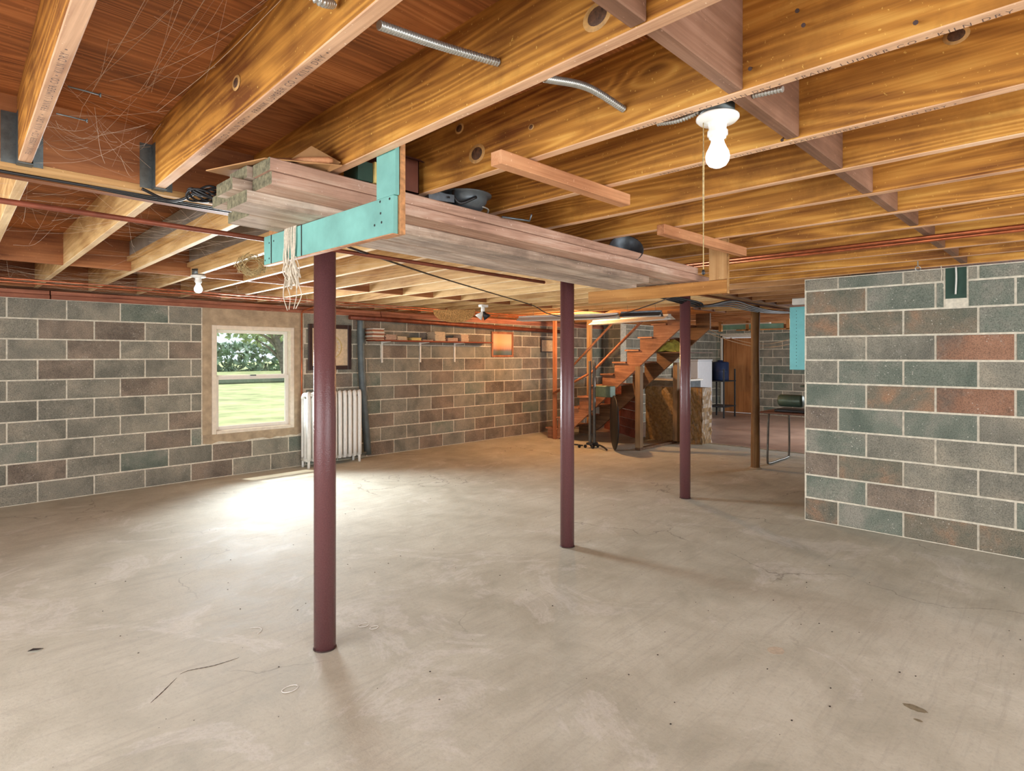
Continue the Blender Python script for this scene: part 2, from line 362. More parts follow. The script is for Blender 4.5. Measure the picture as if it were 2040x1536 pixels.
def lay_blocks(wall, face, plane, a0, a1, rows, off_odd, off_even, pick, skip=None, limit=1e9, bl=.469, hh=.2032, ztop=99, jog=0):
    """face 'y' (normal -Y) or 'x' (normal -X); a along the wall; each block a part of the wall"""
    protos = {}; rest = {}; n = 0
    for r in range(rows):
        off = off_odd if r % 2 == 0 else off_even
        k0 = math.floor((a0-off)/bl)-1
        for k in range(k0, int((a1-off)/bl)+2):
            lo, hi = max(off+k*bl, a0), min(off+(k+1)*bl, a1)
            if hi-lo < .03: continue
            z0, z1 = r*hh, min((r+1)*hh, ztop)
            segs = [(lo, hi, z0, z1)]
            if skip:
                s0, s1, q0, q1 = skip
                if hi > s0 and lo < s1 and z1 > q0+.02 and z0 < q1-.02:
                    segs = ([(lo, s0, z0, z1)] if lo < s0-.04 else [])+([(s1, hi, z0, z1)] if hi > s1+.04 else [])+([(max(lo, s0), min(hi, s1), z0, q0)] if z0 < q0-.06 else [])
            for (l, h, b, t_) in segs:
                g = .0078; W_, H_ = h-l-2*g, t_-b-2*g
                if W_ < .02 or H_ < .02: continue
                mt = pick(r, (l+h)/2)
                key = (round(W_, 3), round(H_, 3), mt)
                jit = random.uniform(-.0015, .0015)
                c = (l+h)/2; zc = (b+t_)/2; far = c > limit
                def verts(cx, cz):
                    P = []
                    for d, e in ((.012, 0), (-.003, 0), (-.006, .004)):
                        for sa, sz in ((-1, -1), (1, -1), (1, 1), (-1, 1)):
                            A, Z = cx+sa*(W_/2-e), cz+sz*(H_/2-e)
                            P.append((A, d, Z) if face == 'y' else (d, A, Z))
                    return P
                F = [(8, 9, 10, 11)]+[(i*4+j, i*4+(j+1) % 4, i*4+4+(j+1) % 4, i*4+4+j) for i in (0, 1) for j in range(4)]
                if far:
                    P = [Vector(p)+Vector((0, plane, 0) if face == 'y' else (plane, 0, 0)) for p in verts(c, zc)]
                    rest.setdefault(mt, MB()).add(P, F); continue
                loc = (c, plane+jit, zc) if face == 'y' else (plane+jit, c, zc)
                if key not in protos:
                    q = MB().add(verts(0, 0), F); q.v = [tuple(Vector(v)+Vector(loc)) for v in q.v]
                    protos[key] = q.build('block', M[mt], wall, origin=loc)
                else: copy_part(protos[key], wall, loc)
                n += 1
    for mt, q in rest.items(): q.build('block_courses', M[mt], wall, kind='stuff')
    return n
rb = random.Random(3)
def pl(r, a): return rb.choices(['block', 'block_tan', 'block_blue'], [7, 1.6+max(0, a-2)*.9, 1])[0]
n1 = lay_blocks(wall_left, 'y', WY, -.9, 10.5, 10, .69+.235, .69, pl, skip=(wx0-.11, wx1+.13, wz0-.12, 2.03), limit=10.49)
pr = {(7, 1): 'block_rust', (5, 1): 'block_rust'}
def prr(r, a):
    c = 0 if a > 1.4 else 1 if a > .95 else 2 if a > .5 else 3
    if (r == 7 and .4 < a < .85) or (r == 5 and .4 < a < .85): return 'block_rust'
    if (r, c) in ((8, 0), (8, 1), (8, 2), (5, 1), (0, 0), (0, 2), (0, 3), (2, 1), (9, 0)): return 'block_half'
    if (r, c) in ((1, 1), (2, 0), (4, 0)): return 'block_tan'
    return rb.choices(['block', 'block_blue', 'block_half'], [5, 5, .8])[0]
lay_blocks(wall_right, 'x', WX, -1.6, 1.82, 11, 1.548-.4765*4, 1.335-.4765*4, prr, skip=(.66, .80, 1.88, 2.14), bl=.4765, ztop=JB-.002)
lay_blocks(wall_far, 'x', FX, 4.4, RY, 11, .2, .43, lambda r, a: rb.choice(['block', 'block_blue']), skip=(dy0-.06, dy1+.06, 0, dz1), ztop=2.13)
lay_blocks(wall_left2, 'y', RY, 10.7, FX, 11, .2, .43, lambda r, a: 'block', skip=w2, limit=10, ztop=2.13)
# dark recess with cable in the right wall top
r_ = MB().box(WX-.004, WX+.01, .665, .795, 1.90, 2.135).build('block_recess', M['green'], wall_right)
lay_blocks(wall_left2, 'x', 10.5, RY, WY+.2, 11, .2, .43, lambda r, a: 'block', ztop=2.13)
MB().box(-2.8, 10.7, WY+.15, WY+.2, 2.03, JT).build('rim_board', M['beam'], wall_left)
MB().box(10.5, FX+.2, RY+.15, RY+.2, 2.14, JT).build('rim_board', M['beam'], wall_left2)
MB().box(FX+.1, FX+.15, 1.3, RY+.2, 2.14, JT).build('rim_board', M['beam'], wall_far)
# cement around the window
m = MB(); m.box(wx0-.105, wx1+.125, WY-.006, WY+.05, wz1, 2.03); m.build('lintel', M['parge'], wall_left)
m = MB()
pts = [(wx0-.10, wz0-.10)]+[(wx0-.10+i*(1.24/14), wz0-.085-.03*random.random()) for i in range(1, 14)]+[(wx1+.12, wz0-.07), (wx1+.12, wz0), (wx0-.10, wz0)]
m.prism(pts, 1, WY-.010, WY+.05); m.build('window_sill_parging', M['parge'], wall_left)
m = MB(); m.box(wx0-.105, wx0, WY-.003, WY+.05, wz0, wz1); m.box(wx1, wx1+.125, WY-.003, WY+.05, wz0, wz1); m.build('window_side_parging', M['parge'], wall_left)
# sill plates on the left wall
for i, (x0, x1, zz_) in enumerate(((-2.6, 1.02, 2.03), (1.03, 4.9, 2.03), (4.91, 10.5, 2.03))):
    MB().cbox(x0, x1, WY-.03, WY+.2, 2.03, 2.072, .004).build('sill_plate', M['sill'], wall_left)
    MB().cbox(x0, x1, WY-.012, WY+.2, 2.073, 2.115, .004).build('sill_plate', M['sill'], wall_left)
# ---------------------------------------------------------------- window_1
win = empty('window_1', ((wx0+wx1)/2, WY+.08, wz0), kind='structure')
m = MB(); fw = .05; Y0, Y1 = WY-.012, WY+.14
m.cbox(wx0, wx0+fw, Y0, Y1, wz0, wz1, .004); m.cbox(wx1-fw, wx1, Y0, Y1, wz0, wz1, .004); m.cbox(wx0+fw+.0005, wx1-fw-.0005, Y0+.001, Y1, wz1-fw, wz1, .004); m.cbox(wx0+fw+.0005, wx1-fw-.0005, Y0-.01, Y1, wz0, wz0+.04, .004)
m.build('window_frame', M['cream'], win)
def sash(x0, x1, z0, z1, y, fr, nm):
    m = MB(); m.cbox(x0, x0+fr, y, y+.035, z0, z1, .003); m.cbox(x1-fr, x1, y, y+.035, z0, z1, .003); m.cbox(x0+fr+.0004, x1-fr-.0004, y, y+.035, z0, z0+fr, .003); m.cbox(x0+fr+.0004, x1-fr-.0004, y, y+.035, z1-fr, z1, .003)
    s = m.build(nm, M['vinyl'], win)
    MB().box(x0+fr, x1-fr, y+.015, y+.019, z0+fr, z1-fr).build('pane', M['glass'], s); return s
zm = 1.195
sash(wx0+fw, wx1-fw, zm-.01, wz1-fw, WY+.085, .04, 'upper_sash'); sl = sash(wx0+fw, wx1-fw, wz0+.04, zm+.02, WY+.045, .045, 'lower_sash')
MB().cbox(3.03, 3.10, WY+.025, WY+.05, zm+.015, zm+.03, .003).build('sash_lock', M['steel'], sl)
win2 = empty('window_2', ((w2[0]+w2[1])/2, RY, w2[2]), kind='structure')
m = MB(); x0, x1, z0, z1 = w2
for b in ((x0, x0+.05, z0, z1), (x1-.05, x1, z0, z1), (x0, x1, z0, z0+.05), (x0, x1, z1-.05, z1)): m.box(b[0], b[1], RY+.02, RY+.1, b[2], b[3])
m.build('window_frame', M['vinyl'], win2); MB().box(x0+.05, x1-.05, RY+.05, RY+.055, z0+.05, z1-.05).build('pane', M['glass'], win2)
# ---------------------------------------------------------------- outdoors
MB().box(-60, 90, 7.7, 110, -.1, .36).build('lawn', M['lawn'], kind='structure')
MB().cbox(-20, 40, 24.0, 24.4, .36, .62, .05).build('kerb', M['curb'], kind='structure')
def crown(c, R, n, leaf, seed, fl=1.0):
    q = random.Random(seed); m = MB()
    for i in range(n):
        th, ph, rr = q.uniform(0, 6.283), math.acos(q.uniform(-1, 1)), q.uniform(.55, 1)**.5
        p = Vector((math.cos(th)*math.sin(ph)*R[0]*rr, math.sin(th)*math.sin(ph)*R[1]*rr, math.cos(ph)*R[2]*rr))+Vector(c)
        a = Vector((q.gauss(0, 1), q.gauss(0, 1), q.gauss(0, 1))).normalized(); b = a.cross(Vector((q.gauss(0, 1), q.gauss(0, 1), q.gauss(0, 1)))).normalized()
        s_ = leaf*q.uniform(.5, 1.3)
        m.add([p-a*s_, p-b*s_*.5, p+a*s_, p+b*s_*.5], [(0, 1, 2, 3)])
    return m
def tree(x, y, h, r, R, lean, seed, label, mat='foliage'):
    tr_ = empty('tree', (x, y, .36), label, 'tree', 'trees beyond the lawn outside the window')
    tp = curve([(x, y, .36), (x+lean*.4, y, .36+h*.35), (x+lean, y, .36+h*.7)], 6)
    m = MB().tube(tp, r, 8, lambda t_, i: 1-.5*t_)
    q = random.Random(seed)
    for k in range(6):
        a = tp[3+k]; d = Vector((q.uniform(-1, 1), q.uniform(-.6, .6), q.uniform(.3, .9)))*h*.3
        m.tube(curve([a, a+d*.5+Vector((0, 0, .1)), a+d], 4), r*.4, 6, lambda t_, i: 1-.7*t_)
    m.build('trunk', M['bark'], tr_)
    crown((x+lean*.9, y, .36+h*.72), R, 700, .24, seed).build('foliage', M[mat], tr_, kind='stuff', fix=False)
tree(12.6, 27, 4.6, .24, (3.2, 2.0, 1.3), -1.2, 1, 'large leaning tree seen through the right of the window')
tree(16.9, 34, 4.6, .14, (4.5, 2.2, 1.6), -1.6, 2, 'rounded pale tree seen behind the leaning trunk through the window')
tree(20.0, 40, 4.8, .14, (5.0, 2.2, 1.9), -2.0, 3, 'more distant tree seen through the middle of the window')
h_ = crown((14, 44, 1.2), (20, 1.0, 1.2), 5200, .3, 9)
h_.build('hedge', M['hedge'], label='long low hedge across the back of the lawn outside the window', cat='hedge', fix=False)
# ---------------------------------------------------------------- ceiling: subfloor, beam, joists, blocking
ceil = MB().box(-2.8, 15.2, -3.4, 7.7, JT, JT+.03).build('ceiling', M['subfloor'], kind='structure')
SP = .4397; TH = .038
def BY(x): return 2.845+.033*(x-.5)
def joist(xr, y0, y1, sl, mat, yref, nm='joist', zb=JB):
    """xr: right (far) edge at yref, sl: drift of x per metre of y"""
    f = lambda y: xr+sl*(y-yref)
    m = MB(); vs = []
    n = 2; e = .0025
    P = [(-TH, 0), (-TH+e, -e), (-e, -e), (0, 0), (0, .24), (-TH, .24)]
    ys = [y0, y1]
    for y in ys: vs += [(f(y)+p[0], y, zb+e+(p[1]) if p[1] < .1 else JT) for p in P]
    k = len(P)
    m.add(vs, [list(range(k))[::-1], list(range(k, 2*k))]+[(i, (i+1) % k, k+(i+1) % k, k+i) for i in range(k)])
    o = m.build(nm, mat, ceil)
    o.data.materials.append(M['edge_far'] if mat is M['joist_far'] else M['edge'])  # undersides get the wood with floor bounce in its colour
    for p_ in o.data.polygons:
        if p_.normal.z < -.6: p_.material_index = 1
    return o
near = {-1: -.66, 0: -.22, 1: .26, 2: .67, 3: 1.10, 4: 1.545, 5: 1.99, 6: 2.43, 7: 2.87, 8: 3.31, 9: 3.75, 10: 4.19, 11: 4.63, 12: 5.07, 13: 5.51}
for k in range(14, 20): near[k] = 5.51+SP*(k-13)
slant = {-1: .043, 0: .043, 1: .043, 2: .043, 3: .028, 4: .008}
NJ = {}
for k, xr in near.items():
    y0 = -3.2 if k <= 13 else 1.55
    NJ[k] = joist(xr, y0, BY(xr)-.115, slant.get(k, 0), M['joist'] if k <= 13 else M['joist_stair'], {1: 1.4, 2: 1.0, 3: .65}.get(k, 1.0), zb=JB+random.uniform(-.002, .002))
for k in range(0, 30):
    x0 = .338+SP*k; sl = .036 if k < 8 else max(0, .036-.004*(k-7))
    y1 = WY+.1 if x0 < 10 else RY+.1
    xs = x0
    if 8.08 < x0 < 8.95:      # stair opening: joists stop short at the header
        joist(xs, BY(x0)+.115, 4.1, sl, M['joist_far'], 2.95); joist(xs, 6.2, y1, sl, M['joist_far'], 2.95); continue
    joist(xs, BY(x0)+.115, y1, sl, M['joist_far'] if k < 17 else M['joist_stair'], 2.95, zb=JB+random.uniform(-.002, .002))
for y in (4.12, 6.16): MB().cbox(8.0, 9.1, y, y+.038, JB, JT, .003).build('header', M['beam'], ceil)
# main beam: three plies with a dark gap
def beam_ply(y0, y1, zb, x0, x1, mt):
    m = MB(); vs = []; JT = JB+.011 if mt == 'beam_pale' else 2.38
    for x in (x0, x1):
        c = BY(x); vs += [(x, c+y0, zb), (x, c+y1, zb), (x, c+y1, JT), (x, c+y0, JT)]
    m.add(vs, [(0, 1, 2, 3)[::-1], (4, 5, 6, 7)]+[(i, (i+1) % 4, 4+(i+1) % 4, 4+i) for i in range(4)]); return m.build('beam', M[mt], ceil)
for x0, x1 in ((-2.6, 5.2), (5.21, 10.0), (10.01, 15.0)):
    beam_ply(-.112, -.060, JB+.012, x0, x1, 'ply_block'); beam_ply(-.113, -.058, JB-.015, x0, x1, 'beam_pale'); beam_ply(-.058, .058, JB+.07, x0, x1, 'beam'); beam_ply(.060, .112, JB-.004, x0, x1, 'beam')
# joist hangers
for k in (1, 2):
    xr = near[k]+slant[k]*(2.73-{1: 1.4, 2: 1.0}[k]); yb = BY(xr)-.114
    m = MB(); m.box(xr-TH-.045, xr-TH-.001, yb-.003, yb, JB+.0, JT-.06); m.box(xr+.001, xr+.035, yb-.003, yb, JB, JT-.06)
    m.box(xr-TH-.003, xr-TH-.001, yb-.05, yb, JB, JT-.06); m.box(xr+.001, xr+.003, yb-.05, yb, JB, JT-.06); m.box(xr-TH-.003, xr+.003, yb-.05, yb, JB-.004, JB-.001)
    for q in range(8): m.tube([(xr-TH-.022+.012*(-1)**q, yb-.003, JB+.03+q*.018), (xr-TH-.022+.012*(-1)**q, yb-.006, JB+.03+q*.018)], .003, 6)
    m.build('joist_hanger', M['steel'], NJ[k])
xr = near[0]+.03
# blocking between near joists
ks = sorted(near)
for k in range(1, 13):
    a = near[k]+.001+slant.get(k, 0)*(-.5 if k < 4 else 0); b = near[k+1]-TH-.001
    y = .645+random.uniform(-.008, .008)
    MB().cbox(a, b, y, y+.04, JB+.004, JT-.002, .003).build('blocking', M['block_wood'], ceil)
for k in range(0, 24):
    x0 = .338+SP*k; sl = .036 if k < 8 else max(0, .036-.004*(k-7)); x1 = .338+SP*(k+1); s2 = .036 if k+1 < 8 else max(0, .036-.004*(k-6))
    a = x0+sl*2.57; b = x1-TH+s2*2.57
    if 7.6 < x0 < 9: continue
    MB().box(a+.001, b-.001, 5.51, 5.535, JB+.002, JT-.002).build('blocking', M['ply_block'], ceil)
    a = x0+sl*4.55; b = x1-TH+s2*4.55
    if x0 < 10: MB().box(a+.001, b-.001, 7.50, 7.54, JB+.002, JT-.002).build('rim_board', M['beam'], ceil)
# grey panels fixed between two far joists with a batten below
for k, ya in ((1, 3.25), (2, 3.3)):
    x0 = .338+SP*(k+1)-TH-.002; f = lambda y: x0+.036*(y-2.95)
    m = MB(); vs = []
    for y in (ya, 5.50): vs += [(f(y)-.012, y, JB+.11), (f(y), y, JB+.11), (f(y), y, JT-.004), (f(y)-.012, y, JT-.004)]
    m.add(vs, [(3, 2, 1, 0), (4, 5, 6, 7)]+[(i, (i+1) % 4, 4+(i+1) % 4, 4+i) for i in range(4)]); m.build('grey_panel', M['grey_board'], ceil)
    m = MB(); vs = []
    for y in (ya, 5.50): vs += [(f(y)-.03, y, JB+.075), (f(y), y, JB+.075), (f(y), y, JB+.11), (f(y)-.03, y, JB+.11)]
    m.add(vs, [(3, 2, 1, 0), (4, 5, 6, 7)]+[(i, (i+1) % 4, 4+(i+1) % 4, 4+i) for i in range(4)]); m.build('batten', M['joist_far'], ceil)
# lumber stamps on the joists' undersides
def stamp(txt, x, y, z, size, parent, sl=0.0):
    c = bpy.data.curves.new('stamp', 'FONT'); c.body = txt; c.size = size; c.align_x = 'LEFT'; c.align_y = 'CENTER'; c.space_character = 1.35
    o = bpy.data.objects.new('stamp_tmp', c); COL.objects.link(o)
    me = bpy.data.meshes.new_from_object(o.evaluated_get(bpy.context.evaluated_depsgraph_get())); bpy.data.objects.remove(o)
    Mx = Matrix(((0, -1, 0), (-1, 0, 0), (0, 0, -1))).to_4x4(); me.transform(Matrix.Translation((0, 0, 0)) @ Mx)
    if sl: me.transform(Matrix.Rotation(-math.atan(sl), 4, 'Z'))
    me.materials.clear(); me.materials.append(M['ink']); o = bpy.data.objects.new('lumber_stamp', me); COL.objects.link(o); put(o, parent, (x, y, z)); return o
LT = 'FRANK LUMBER CO \u2022 KILN DRY \u2022   '
stamp(LT*2, near[4]-.019, .98, JB-.0034, .022, NJ[4], .008)
stamp(LT*2, near[5]-.019, 1.15, JB-.0034, .022, NJ[5])
stamp(LT*2, near[2]-.019+.043*1.15, 2.15, JB-.0034, .023, NJ[2], .043)
stamp(LT*2, near[1]-.019+.043*1.15, 2.55, JB-.0034, .023, NJ[1], .043)
# nails in joist sides
for (px, py, X) in ((1590, 22, 1.507), (1602, 50, 1.507), (1498, 135, 1.507), (1560, 275, 1.952), (1820, 45, 1.507)):
    p = at(px, py, X=X); MB().tube([p, p+Vector((-.035, -.01, -.018))], .0022, 6).tube([p+Vector((-.035, -.01, -.018)), p+Vector((-.037, -.01, -.019))], .005, 8).build('nail', M['rustplate'], NJ[4])
for (px, py) in ((135, 172), (112, 226)):
    p = at(px, py, X=.30); MB().tube([p, p+Vector((.07, 0, 0))], .002, 6).tube([p+Vector((.07, 0, 0)), p+Vector((.073, 0, 0))], .006, 8).build('nail', M['steel'], NJ[1])
# ================================================================ THINGS
V = Vector
# ---------------------------------------------------------------- steel columns and log post
for (x, y, lab) in ((1.469, 2.74, 'nearest maroon steel column, standing under the teal board of the plank rack'),
                    (3.551, 2.87, 'middle maroon steel column, standing under the far end of the plank bundle'),
                    (5.60, 2.975, 'farthest maroon steel column, right of the staircase in view')):
    c = empty('steel_column', (x, y, 0), lab, 'column', 'maroon steel columns under the main beam')
    zt = JB-.012 if x < 2 else JB-.012
    MB().lathe([(0, 0), (.0535, 0), (.0535, zt-.012), (0, zt-.012)], (x, y, 0), 32).build('shaft', M['maroon'], c)
    MB().cbox(x-.07, x+.07, y-.07, y+.07, zt-.012, zt-.002, .002).build('top_plate', M['rustplate'], c)
    MB().lathe([(.054, 0), (.057, .001), (.056, .006), (.0538, .007)], (x, y, 0), 32).build('base_ring', M['rustplate'], c)
m = MB(); pr_ = [(0, 0), (.062, 0), (.058, .02)]+[(.054+.0025*math.sin(z*7), z) for z in [i*.1+.05 for i in range(20)]]+[(.053, JB-.03), (0, JB-.03)]
lp = empty('log_post', (7.71, 3.105, 0), 'round weathered wooden post standing beside the workbench table', 'post')
m.lathe(pr_, (7.71, 3.105, 0), 20).build('shaft', M['log'], lp)
MB().lathe([(0, 0), (.085, 0), (.075, .012), (.06, .018)], (7.71, 3.105, 0), 20).build('mortar_foot', M['parge'], lp)
# ---------------------------------------------------------------- teal hanger A
ha = empty('rack_hanger', (1.15, 2.16, 1.865), 'teal-painted plywood hanger with nail heads, carrying the near end of the planks', 'rack')
MB().cbox(1.132, 1.152, 1.655, 2.665, 1.868, 1.995, .0012).build('cross_board', M['teal'], ha)
MB().cbox(1.134, 1.151, 1.646, 1.757, 1.996, 2.30, .0012).build('upright_board', M['teal'], ha)
MB().cbox(1.153, 1.173, 1.642, 1.755, 1.866, 2.30, .001).build('backing_board', M['plyedge'], ha, label='bare plywood backing strip')
MB().cbox(1.153, 1.172, 2.57, 2.66, 1.868, 2.30, .001).build('backing_board', M['plyedge'], ha)
MB().box(1.130, 1.154, 1.655, 2.665, 1.8645, 1.8675).build('bottom_edge', M['cleat'], ha, label='bare wooden lower edge')
for (px, py) in ((757, 402), (776, 396), (758, 425), (760, 443), (746, 449), (536, 484), (545, 480), (528, 519), (536, 515)):
    p = at(px, py, X=1.1315); MB().lathe([(0, 0), (.0045, 0), (.0045, .0012)], (0, 0, 0), 8, Matrix.Translation(p) @ Matrix.Rotation(math.pi/2, 4, 'Y')).build('nail_head', M['black'], ha)
for y in (2.30, 2.585): MB().cbox(1.1285, 1.1315, y, y+.003, 1.868, 1.995, .0005).build('groove_line', M['rustplate'], ha)
# ---------------------------------------------------------------- natural hanger B
hb = empty('rack_hanger', (3.70, 2.2, 1.865), 'bare wooden hanger carrying the far end of the planks', 'rack')
MB().cbox(3.69, 3.708, 1.668, 2.775, 1.865, 1.953, .0015).build('cross_board', M['hang_y'], hb)
MB().cbox(3.689, 3.707, 1.668, 1.79, 1.955, 2.215, .0015).build('upright_board', M['stud'], hb)
MB().cbox(3.688, 3.709, 1.660, 1.667, 1.862, 2.225, .001).build('edge_strip', M['beam_pale'], hb)
# ---------------------------------------------------------------- planks in the rack
def plank(x0, x1, ya, yb, z, th, mt, label, sl=-.04, zs=-.030, group='planks stored in the ceiling rack'):
    m = MB(); n = 14; vs = []; q = random.Random(int(x0*1000+ya*100+z*10))
    c = .004
    for i in range(n+1):
        x = x0+(x1-x0)*i/n; y0 = ya+sl*(x-1.15)+q.uniform(-.0015, .0015); y1 = yb+sl*(x-1.15)+q.uniform(-.0015, .0015); zz = z+zs*(x-1.15)+q.uniform(-.0006, .0006)
        vs += [(x, y0+c, zz), (x, y1-c, zz), (x, y1, zz+c), (x, y1, zz+th-c), (x, y1-c, zz+th), (x, y0+c, zz+th), (x, y0, zz+th-c), (x, y0, zz+c)]
    k = 8
    fs = [(i*k+j, i*k+(j+1) % k, (i+1)*k+(j+1) % k, (i+1)*k+j) for i in range(n) for j in range(k)]
    m.add(vs, fs+[tuple(range(k))[::-1], tuple(range(n*k, n*k+k))])
    o = m.build('plank', M[mt], None, label, 'plank', group); o.data.materials.append(M['plank_end'])
    for p_ in o.data.polygons:
        if p_.normal.x < -.6: p_.material_index = 1
    return o
T = .0435
plank(.845, 3.35, 2.12, 2.305, 1.997, T, 'plank2', 'bottom-layer plank of the ceiling rack, nearest the teal upright, underside mottled')
plank(.93, 3.50, 2.315, 2.53, 1.997, T, 'plank2', 'bottom-layer plank of the ceiling rack, next to the beam, dark stained underside')
plank(.876, 3.93, 1.99, 2.15, 1.997+T+.001, T, 'plank', 'middle-layer plank of the ceiling rack with its pink edge towards the light bulb')
plank(.81, 3.80, 2.157, 2.31, 1.997+T+.001, T, 'plank2', 'middle-layer plank of the ceiling rack whose grey end sticks out farthest to the left')
plank(.86, 3.75, 2.318, 2.50, 1.997+T+.001, T, 'plank2', 'middle-layer plank of the ceiling rack lying next to the beam')
plank(.868, 3.72, 1.985, 2.125, 1.997+2*T+.002, T, 'plank', 'top-layer plank of the ceiling rack, along its edge facing the light bulb')
plank(.85, 3.40, 2.132, 2.29, 1.997+2*T+.002, T, 'plank2', 'top-layer plank of the ceiling rack lying under the cardboard')
# ---------------------------------------------------------------- loose wooden sticks nailed under the joists
MB().cbox(1.36, 2.12, 1.375, 1.425, JB-.050, JB-.004, .002).build('wooden_cleat', M['cleat'], None, 'short pinkish wooden stick nailed across the joists left of the light bulb', 'stick', 'wooden sticks nailed under the joists')
Mx = Matrix.Translation((3.2, 1.57, 2.112)) @ Matrix.Rotation(math.radians(-1.5), 4, 'Z')
MB().cbox(-.48, .48, -.022, .022, -.026, .026, .002, M=Mx).build('wooden_cleat', M['cleat'], None, 'slim pinkish wooden stick running to the bare wooden rack hanger', 'stick', 'wooden sticks nailed under the joists')
# ---------------------------------------------------------------- things stored on the planks
def sheet(name, pts, faces, th, mt, label, cat, group=None):
    vs = [V(p) for p in pts]; up = V((0, 0, th)); n = len(vs)
    m = MB(); m.add(vs+[v+up for v in vs], [tuple(f)[::-1] for f in faces]+[tuple(i+n for i in f) for f in faces])
    from collections import Counter
    ed = Counter(); 
    for f in faces:
        for i in range(len(f)): ed[tuple(sorted((f[i], f[(i+1) % len(f)])))] += 1
    for (a, b), c_ in ed.items():
        if c_ == 1: m.f.append([a, b, b+n, a+n]); m.sm.append(False)
    return m.build(name, M[mt], None, label, cat, group)
sheet('cardboard_sheet', [(.765, 2.30, 2.132), (.86, 2.02, 2.134), (1.02, 2.14, 2.20), (.90, 2.42, 2.165), (1.085, 1.90, 2.134), (1.09, 2.2, 2.134)],
      [(0, 1, 2, 3), (1, 4, 5, 2)], .004, 'card', 'folded sheet of tan cardboard with a point sticking out over the plank ends', 'cardboard', 'cardboard on the planks')
sheet('cardboard_sheet', [(.95, 2.10, 2.145), (1.02, 2.0, 2.21), (1.09, 1.92, 2.15), (1.07, 2.06, 2.133)], [(0, 1, 2), (0, 2, 3)], .004, 'card', 'small raised cardboard flap behind the teal upright', 'cardboard', 'cardboard on the planks')
MB().tube([(.96, 2.03, 2.152), (.98, 2.005, 2.153), (1.05, 1.93, 2.153), (1.06, 1.92, 2.152)], .012, 12, lambda t_, i: (.5, 1, 1, .5)[i]).build('wooden_rod', M['cleat'], None, 'rounded tan wooden rod lying on the cardboard flap', 'rod')
bx = empty('printed_box', (1.25, 2.04, 2.13), 'dark green printed box with a yellow side, behind the teal upright', 'box')
MB().cbox(1.20, 1.265, 1.985, 2.09, 2.13, 2.205, .001).build('box_body', M['green'], bx); MB().cbox(1.267, 1.295, 1.975, 2.09, 2.13, 2.21, .001).build('box_side', M['yellow'], bx, label='yellow side')
def open_box(x0, x1, y0, y1, z0, z1, t_, mt, label):
    e = empty('cardboard_box', ((x0+x1)/2, (y0+y1)/2, z0), label, 'box')
    m = MB(); m.box(x0, x1, y0, y1, z0, z0+t_); m.box(x0, x0+t_, y0, y1, z0, z1); m.box(x1-t_, x1, y0, y1, z0, z1); m.box(x0, x1, y0, y0+t_, z0, z1); m.box(x0, x1, y1-t_, y1, z0, z1)
    m.build('box_body', M[mt], e)
    MB().add([(x0, y0-.001, z1), (x1, y0-.001, z1), (x1-.02, y0-.07, z1-.035), (x0+.03, y0-.07, z1-.035)], [(0, 1, 2, 3)]).add([(x0, y0-.001, z1+.003), (x1, y0-.001, z1+.003), (x1-.02, y0-.07, z1-.032), (x0+.03, y0-.07, z1-.032)], [(3, 2, 1, 0)]).build('flap', M[mt], e)
    return e
open_box(1.33, 1.485, 1.985, 2.2, 2.128, 2.27, .004, 'card_red', 'red-brown open cardboard box standing on the planks right of the teal upright')
MB().tube(curve([(1.305, 1.93, 2.25), (1.32, 1.94, 2.20), (1.335, 1.96, 2.135)], 6), .006, 8).build('white_rod', M['white_paint'], None, 'thin white bent rod between the teal upright and the red-brown box', 'rod')
# grey metal plate, bowl, curled strips, scoop
p = V((1.60, 1.99, 2.119))
m = MB(); m.add([p+V(q) for q in ((-.06, 0, 0), (.05, -.035, 0), (.075, .04, .012), (-.04, .07, .012), (-.06, 0, .035), (.05, -.035, .032), (.075, .04, .045), (-.04, .07, .05))], [(0, 1, 2, 3)[::-1], (4, 5, 6, 7), (0, 1, 5, 4), (1, 2, 6, 5), (2, 3, 7, 6), (3, 0, 4, 7)])
pe = m.build('metal_bracket', M['zinc'], None, 'small grey sheet-metal bracket on the planks between box and bowl', 'bracket')
MB().cbox(1.615, 1.625, 1.953, 1.956, 2.132, 2.14, .0005).build('slot', M['black'], pe)
bo = empty('metal_bowl', (1.78, 2.04, 2.108), 'grey metal bowl with a wide rim lying on the planks', 'bowl')
MB().lathe([(0, 0), (.055, .003), (.085, .02), (.103, .05), (.108, .072), (.125, .076), (.126, .080), (.105, .078), (.098, .05), (.08, .024), (0, .006)], (1.78, 2.04, 2.109), 32).build('bowl_body', M['zinc'], bo)
MB().tube(curve([(1.68, 1.99, 2.19), (1.66, 1.97, 2.15), (1.69, 1.96, 2.125), (1.76, 1.935, 2.16)], 6), .007, 8).build('handle', M['black'], bo)
MB().tube(curve([at(915, 414, Z=2.13), at(935, 409, Z=2.14), at(940, 416, Z=2.13), at(955, 411, Z=2.135), at(972, 417, Z=2.13), at(970, 428, Z=2.11)], 8), .004, 8).build('curled_strip', M['conduit'], None, 'curled shiny metal strip on the plank edge below the bowl', 'strip')
a, b, c = at(1000, 432, Z=2.10), at(1055, 440, Z=2.10), at(1059, 427, Z=2.125)
MB().tube([a, a*.5+b*.5, b, c], .005, 4).build('bent_strip', M['zinc'], None, 'flat bent metal strip poking out of the planks right of the bowl', 'strip')
m = MB(); cc = V((3.05, 2.02, 2.07)); Rr = Matrix.Translation(cc) @ Matrix.Rotation(math.radians(58), 4, V((.7, -.7, 0))) 
m.lathe([(.02, 0), (.035, .02), (.07, .07), (.10, .11), (.104, .112), (.074, .068), (.038, .016), (.02, -.004)], (0, 0, 0), 24, Rr @ Matrix.Translation((0, 0, -.05)))
